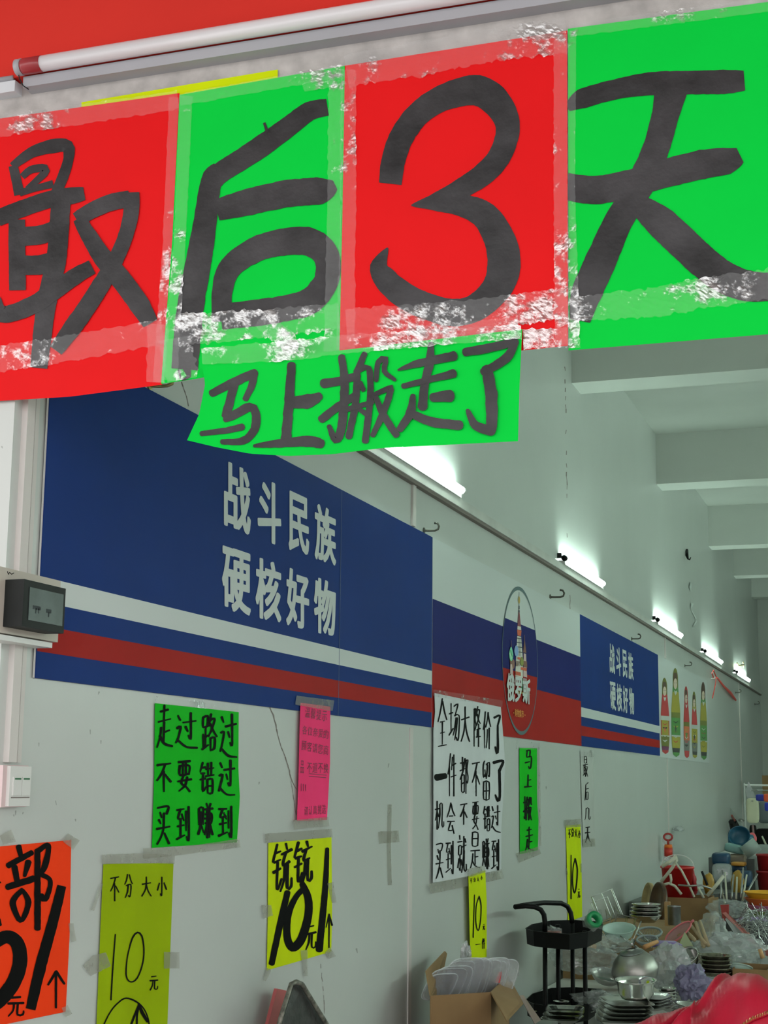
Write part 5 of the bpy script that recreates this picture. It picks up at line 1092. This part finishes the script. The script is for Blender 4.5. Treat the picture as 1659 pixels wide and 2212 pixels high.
# support under the pump and frames
M_scard = mat('grey_crate', (.12, .13, .12, 1), .7)
tag(MB().box((.03, 10.0, .50), (.4, 11.4, .75)).build('stock_carton', M_scard), 'plain carton by the wall under the toy pump', 'box')
tag(MB().box((.03, 11.55, .50), (.75, 12.1, .71)).build('stock_carton', M_scard), 'low carton under the dark blue case', 'box')
tag(MB().box((.27, 12.2, .50), (.62, 12.75, .94)).build('stock_carton', M_scard), 'plain carton further back under the blue cases', 'box')
tag(MB().box((.03, 8.0, .50), (.5, 9.35, .70)).build('stock_carton', M_card), 'flat carton under the wire racks by the wall', 'box')
def soft_box(px0, px1, py0, py1, y, d, m, name, label, cat, bev=.35, M=None):
    a = O(px0, py1, y); b = O(px1, py0, y); c = (a + b) / 2; hx = abs(b.x - a.x) / 2; hz = abs(b.z - a.z) / 2
    bm = bmesh.new(); bmesh.ops.create_cube(bm, size=2); bmesh.ops.subdivide_edges(bm, edges=bm.edges[:], cuts=5, use_grid_fill=True)
    V = []
    for v in bm.verts:
        q = v.co; l = (abs(q.x) ** 5 + abs(q.y) ** 5 + abs(q.z) ** 5) ** .2; q = q / l
        q = Vector((q.x * hx, q.y * d / 2, q.z * hz)) * (1 + .04 * noise.noise(q * 3))
        if M: q = M @ q
        V.append(c + q)
    F_ = [tuple(v.index for v in f.verts) for f in bm.faces]; bm.free()
    return tag(MB().add(V, F_).build(name, m, None, True), label, cat)
soft_box(1539, 1577, 1842, 1868, 11.8, .14, plastic('navy_case', 14, 60, 90), 'lunch_case', 'dark blue rounded case near the wall', 'case')
soft_box(1540, 1580, 1866, 1905, 11.7, .14, M_bagthick, 'wrapped_box', 'film-wrapped box below the dark blue case', 'box')
soft_box(1576, 1612, 1845, 1866, 12.2, .14, plastic('taupe', 140, 128, 110), 'wrapped_box', 'taupe wrapped pack right of the dark blue case', 'packet')
soft_box(1580, 1612, 1862, 1870, 12.0, .14, plastic('amber', 190, 130, 40), 'strap_band', 'amber band across the dark pack', 'strap')
soft_box(1582, 1612, 1868, 1884, 12.1, .14, plastic('navy_case', 14, 60, 90), 'lunch_case', 'navy pack under the amber band', 'case')
soft_box(1574, 1628, 1802, 1830, 12.5, .18, plastic('teal', 18, 95, 120), 'plastic_bowl', 'teal basin on top of the pile by the wall', 'basin')
bowl_at(1598, 1812, 12.4, 22, 14, 'dark teal bowl opening leaning on the teal basin', plastic('teal_dark', 20, 75, 100), rx=60, name='plastic_bowl')
soft_box(1566, 1608, 1824, 1842, 12.2, .14, plastic('aqua', 120, 160, 155), 'wrapped_box', 'pale aqua pack under the teal basin', 'packet', M=rotm('Y', 12))
tag(MB().lathe([(0, 0), (.05, 0), (.055, .12), (0, .12)], O(1608, 1842, 12.1), 24, rotm('Y', 55)).build('mug', plastic('grey_aqua', 150, 165, 158), None, True), 'pale grey beaker lying under the teal basin', 'cup')
soft_box(1610, 1642, 1848, 1900, 12.3, .12, plastic('grey_bag', 135, 138, 135), 'packed_bag', 'grey padded bag left of the red buckets', 'bag')
soft_box(1596, 1625, 1880, 1915, 11.9, .12, plastic('slate_blue', 40, 70, 95), 'packed_bag', 'slate blue packet below the grey padded bag', 'packet')
for k, (y0, y1) in enumerate(((1885, 1928), (1850, 1892))):
    c = O(1662, y1, 12.0); t = empty('bucket', c); tag(t, ('lower' if k == 0 else 'upper') + ' of two stacked red buckets at the right edge', 'bucket'); bucket(c, .09, .16, plastic('deep_red', 150, 22, 24), t, .85)
# basins stack at right
for k, (py, col, nm) in enumerate(((1985, (110, 130, 60), 'olive green'), (1972, (200, 110, 150), 'pink'), (1958, (205, 105, 45), 'orange'), (1945, (225, 165, 40), 'yellow'))):
    c = O(1662, py, 9.8); t = tag(MB().lathe(bowl_prof(.15 - .003 * (3 - k), .05, foot=.8), c, 36).build('basin', plastic('basin%d' % k, *col), None, True), nm + ' plastic basin in the stack at the right edge', 'basin', 'stacked plastic basins')
thing_blob('cloth', 'purple mat under the stack of coloured basins', 'mat', O(1640, 1990, 9.3), (.14, .1, .02), plastic('violet', 130, 105, 160), .3, seed=60)
# tangle of wire whisks
mb = MB(); rw = random.Random(5)
for k in range(90):
    c = O(rw.uniform(1605, 1675), rw.uniform(1968, 2026), rw.uniform(8.7, 9.1)); d = Vector((rw.uniform(-1, 1), rw.uniform(-.5, .5), rw.uniform(-.8, 1))).normalized() * rw.uniform(.03, .08)
    mb.tube([c - d, c + Vector((0, 0, .015)), c + d], .0022, 4)
o = tag(mb.build('wire_tangle', M_wire), 'grey tangle of wire whisks and skewers at the right', 'wires'); o['kind'] = 'stuff'
tag(MB().obox(O(1640, 2010, 9.3), (.12, 0, 0), (0, .2, 0), (0, 0, .06)).build('goods_tray', plastic('tray_grey', 90, 88, 95)), 'grey tray under the tangle of wire whisks', 'tray')
tag(slab([O(1560, 1972, 9.2), O(1568, 1970, 9.2), O(1672, 2064, 8.2), O(1664, 2078, 8.2)], .02, 'red_rail', plastic('rail_red', 185, 80, 68), None), 'long salmon-red rail running down to the right', 'rail')
tag(slab([O(1566, 1985, 9.1), O(1572, 1982, 9.1), O(1662, 2078, 8.1), O(1655, 2100, 8.1), O(1620, 2070, 8.3)], .006, 'white_board', mat('board_grey', rgb(165, 165, 168), .5), None), 'pale grey board edge beneath the red rail', 'board')
stick(O(1648, 2070, 7.9), O(1641, 2050, 7.9), .012, M_wood, 'wooden_stub', 'short wooden stub on the bags at the right edge', 'utensil')
# things hanging at the far end
hk = tag(MB().box((.02, 15.0, .83), (.9, 17.0, .86)).build('wall_shelf', M_white), 'far white wall shelf at the right edge', 'shelf')
rk = empty('hanging_rack', (.3, 15.7, .86)); tag(rk, 'thin white rack that the far packets and gloves hang from', 'rack')
pr1 = O(1612, 1830, 15.6); child(MB().tube([(pr1.x, 15.6, .86), (pr1.x, 15.6, 1.52)], .008, 6).tube([(pr1.x, 15.6, 1.5), (pr1.x + .6, 15.6, 1.5)], .010, 6), 'frame', M_white, rk)
for z in (1.45, 1.35): child(MB().tube([(pr1.x + .02, 15.6, z), (pr1.x + .6, 15.6, z)], .006, 6).tube([(pr1.x + .12, 15.6, z), (pr1.x + .12, 15.0, z)], .005, 6), 'peg', M_wire, rk)
soft_box(1613, 1639, 1724, 1778, 15.2, .06, plastic('cream_pack', 205, 205, 175), 'hanging_pack', 'cream pack hanging high at the far end', 'packet')
slab([O(1610, 1708, 15.2), O(1617, 1688, 15.2), O(1625, 1704, 15.2), O(1634, 1726, 15.2), O(1616, 1728, 15.2)], .004, 'pack_top', M_bagthick, bpy.data.objects['hanging_pack'])
soft_box(1638, 1668, 1732, 1778, 15.5, .06, plastic('glove_grey', 95, 105, 108), 'hanging_gloves', 'grey gloves hanging beside the cream pack', 'gloves')
soft_box(1633, 1652, 1716, 1730, 15.0, .04, plastic('royal_blue', 35, 50, 165), 'hanging_pack', 'small royal blue packet above the gloves', 'packet')
soft_box(1650, 1668, 1715, 1732, 14.9, .04, plastic('bright_orange', 215, 80, 40), 'hanging_pack', 'orange packet at the right edge above the gloves', 'packet')
soft_box(1652, 1664, 1734, 1752, 14.7, .04, plastic('royal_blue', 35, 50, 165), 'hanging_pack', 'royal blue packet at the right edge', 'packet')
soft_box(1620, 1634, 1782, 1830, 15.45, .05, M_black, 'hanging_brush', 'black brush hanging left of the black bag', 'brush')
soft_box(1632, 1680, 1790, 1830, 15.4, .06, M_black, 'shopping_bag', 'black bag below the grey gloves at the far right', 'bag')
stick(O(1630, 1829, 15.25), O(1626, 1782, 15.25), .012, mat('mauve_stick', rgb(150, 120, 120), .5), 'brush_handle', 'mauve stick in front of the black bag', 'stick')
stick(O(1656, 1828, 15.2), O(1646, 1806, 15.2), .010, M_cream, 'brush_handle', 'cream stick at the right edge over the black bag', 'stick')
tag(MB().box(O(1634, 1848, 13.9), O(1690, 1828, 13.9) + Vector((0, .35, 0))).build('clear_tub', mat('frost_white', rgb(150, 160, 155), .3)), 'frosted storage tub with white rim under the black bag', 'tub')
thing_blob('plastic_bowl', 'coral pink ball beside the teal basin', 'ball', O(1625, 1812, 12.6), (.035, .035, .05), plastic('coral', 210, 85, 95), .05, seed=3)
sc_ = empty('shears', W(1585, 1790, .02)); tag(sc_, 'black and red shears in a clear pouch on the wall', 'shears')
child(MB().tube([W(1581, 1762, .04), W(1588, 1776, .04)], [.012, .018], 6), 'grip', plastic('shear_red', 150, 70, 55), sc_)
child(MB().tube([W(1586, 1774, .04), W(1600, 1800, .04)], [.028, .035], 6), 'blade', M_black, sc_); child(MB().tube([W(1580, 1775, .05), W(1586, 1800, .05)], .03, 6), 'blade', M_black, sc_)
flat_poly('pouch', Surf('w', .015), [(1578, 1745), (1600, 1770), (1604, 1802), (1580, 1802)], M_bag, sc_)
tag(MB().blob(W(1601, 1772, .04), (.03, .04, .02), .4, 2, 2, seed=9).build('foil_knot', M_steel), 'small shiny foil knot beside the shears', 'foil')
# filler dishes in the heap
rf = random.Random(77)
for k in range(34):
    y = rf.uniform(7.55, 9.4); px = rf.uniform(1300, 1640); x = O(px, 2000, y).x
    z = .503 + rf.uniform(0, .07)
    if x > 1.3 or (x < .6 and y > 7.9): continue
    kind = rf.random(); r = rf.uniform(.045, .085)
    m = M_steel if kind < .55 else (M_pot if kind < .8 else M_palegreen)
    tag(MB().lathe(bowl_prof(r, rf.uniform(.02, .06), foot=.6), (x, y, z + r * .25), 24, rotm('X', rf.uniform(-25, 30)) @ rotm('Y', rf.uniform(-25, 25))).build('mixed_dish', m, None, True), 'dish half buried in the heap of kitchenware between trolley and basins', 'dish', 'mixed dishes in the kitchenware heap')
for k in range(16):
    y = rf.uniform(6.2, 7.3); x = rf.uniform(.6, 1.15)
    tag(MB().lathe(bowl_prof(rf.uniform(.05, .08), rf.uniform(.02, .05), foot=.6), (x, y, .50 + rf.uniform(0, .05)), 24, rotm('X', rf.uniform(-20, 25)) @ rotm('Y', rf.uniform(-20, 20))).build('steel_dish', M_steel, None, True), 'steel dish lying loose under and around the big round bowl', 'dish', 'loose dishes around the big bowl')

# ---------------------------------------------------------------- red bag in the foreground
bag = empty('leather_bag', F(1600, 2260, 3.0)); tag(bag, 'red ribbed leather bag with a gold zip in the near lower right corner', 'bag')
sil = [(1330, 2262), (1372, 2216), (1400, 2203), (1440, 2188), (1480, 2170), (1500, 2163), (1508, 2152), (1540, 2134), (1590, 2126), (1640, 2120), (1700, 2126), (1780, 2160), (1850, 2240)]
def sily(px):
    for (a, b) in zip(sil, sil[1:]):
        if a[0] <= px <= b[0]: return a[1] + (b[1] - a[1]) * (px - a[0]) / (b[0] - a[0])
    return sil[-1][1]
NU, NV = 220, 60; V = []; zc = F(1600, 2340, 3.0).z
def bagp(px, ph, extra=0.0):
    top = F(px, sily(px), 3.0); r = max(.01, top.z - zc)
    fold = .0
    c_, s_ = math.cos(ph), math.sin(ph)
    pxx = px - 1506 - (ph - PI / 2) * 90
    fold -= .034 * math.exp(-(pxx / 8) ** 2) - .012 * math.exp(-((pxx - 22) / 14) ** 2)
    fold += .017 * math.sin((px - 1500) / 38 + ph * 3.2) * (1 if px > 1506 else .25)
    fold += .0009 * math.sin(px * .8 + ph * 26) * (1 if px < 1560 else .3)
    fold += .006 * noise.noise(Vector((px / 40, ph * 2, 1)))
    r = r + fold * min(1, r / .08) + extra
    return Vector((top.x, 3.0 - c_ * r * 1.0, zc + s_ * r))
for i in range(NU + 1):
    px = 1332 + (1846 - 1332) * i / NU
    for j in range(NV + 1): V.append(bagp(px, -PI * .1 + PI * 1.2 * j / NV))
n1 = NV + 1
Fc = [(i * n1 + j, (i + 1) * n1 + j, (i + 1) * n1 + j + 1, i * n1 + j + 1) for i in range(NU) for j in range(NV)]
child(MB().add(V, Fc), 'body', M_leather, bag, True)
zl = [(1506, .46), (1530, .56), (1560, .65), (1600, .74), (1640, .80), (1700, .86), (1800, .9)]
mbz = MB(); rz = []
for (a, b) in zip(zl, zl[1:]):
    for k in range(12): t = k / 12; rz.append((a[0] + (b[0] - a[0]) * t, a[1] + (b[1] - a[1]) * t))
child(MB().tube([bagp(px, ph, .004) for px, ph in rz], .0035, 8), 'piping', mat('piping_red', rgb(170, 22, 40), .4), bag, True)
for k in range(0, len(rz) - 1):
    p = bagp(*rz[k], .007); d = (bagp(*rz[k + 1], .007) - p).normalized(); up = Vector((0, -.3, 1))
    mbz.obox(p, d * .0009, d.cross(up).normalized() * .0035, up * .0016)
for k in range(0, len(rz) - 1):
    p = bagp(rz[k][0] + 3, rz[k][1] + .01, .006)
child(mbz, 'zip_teeth', M_gold, bag)
table(1.15, 2.1, 2.70, 3.3, .62, 'small stand under the red leather bag')
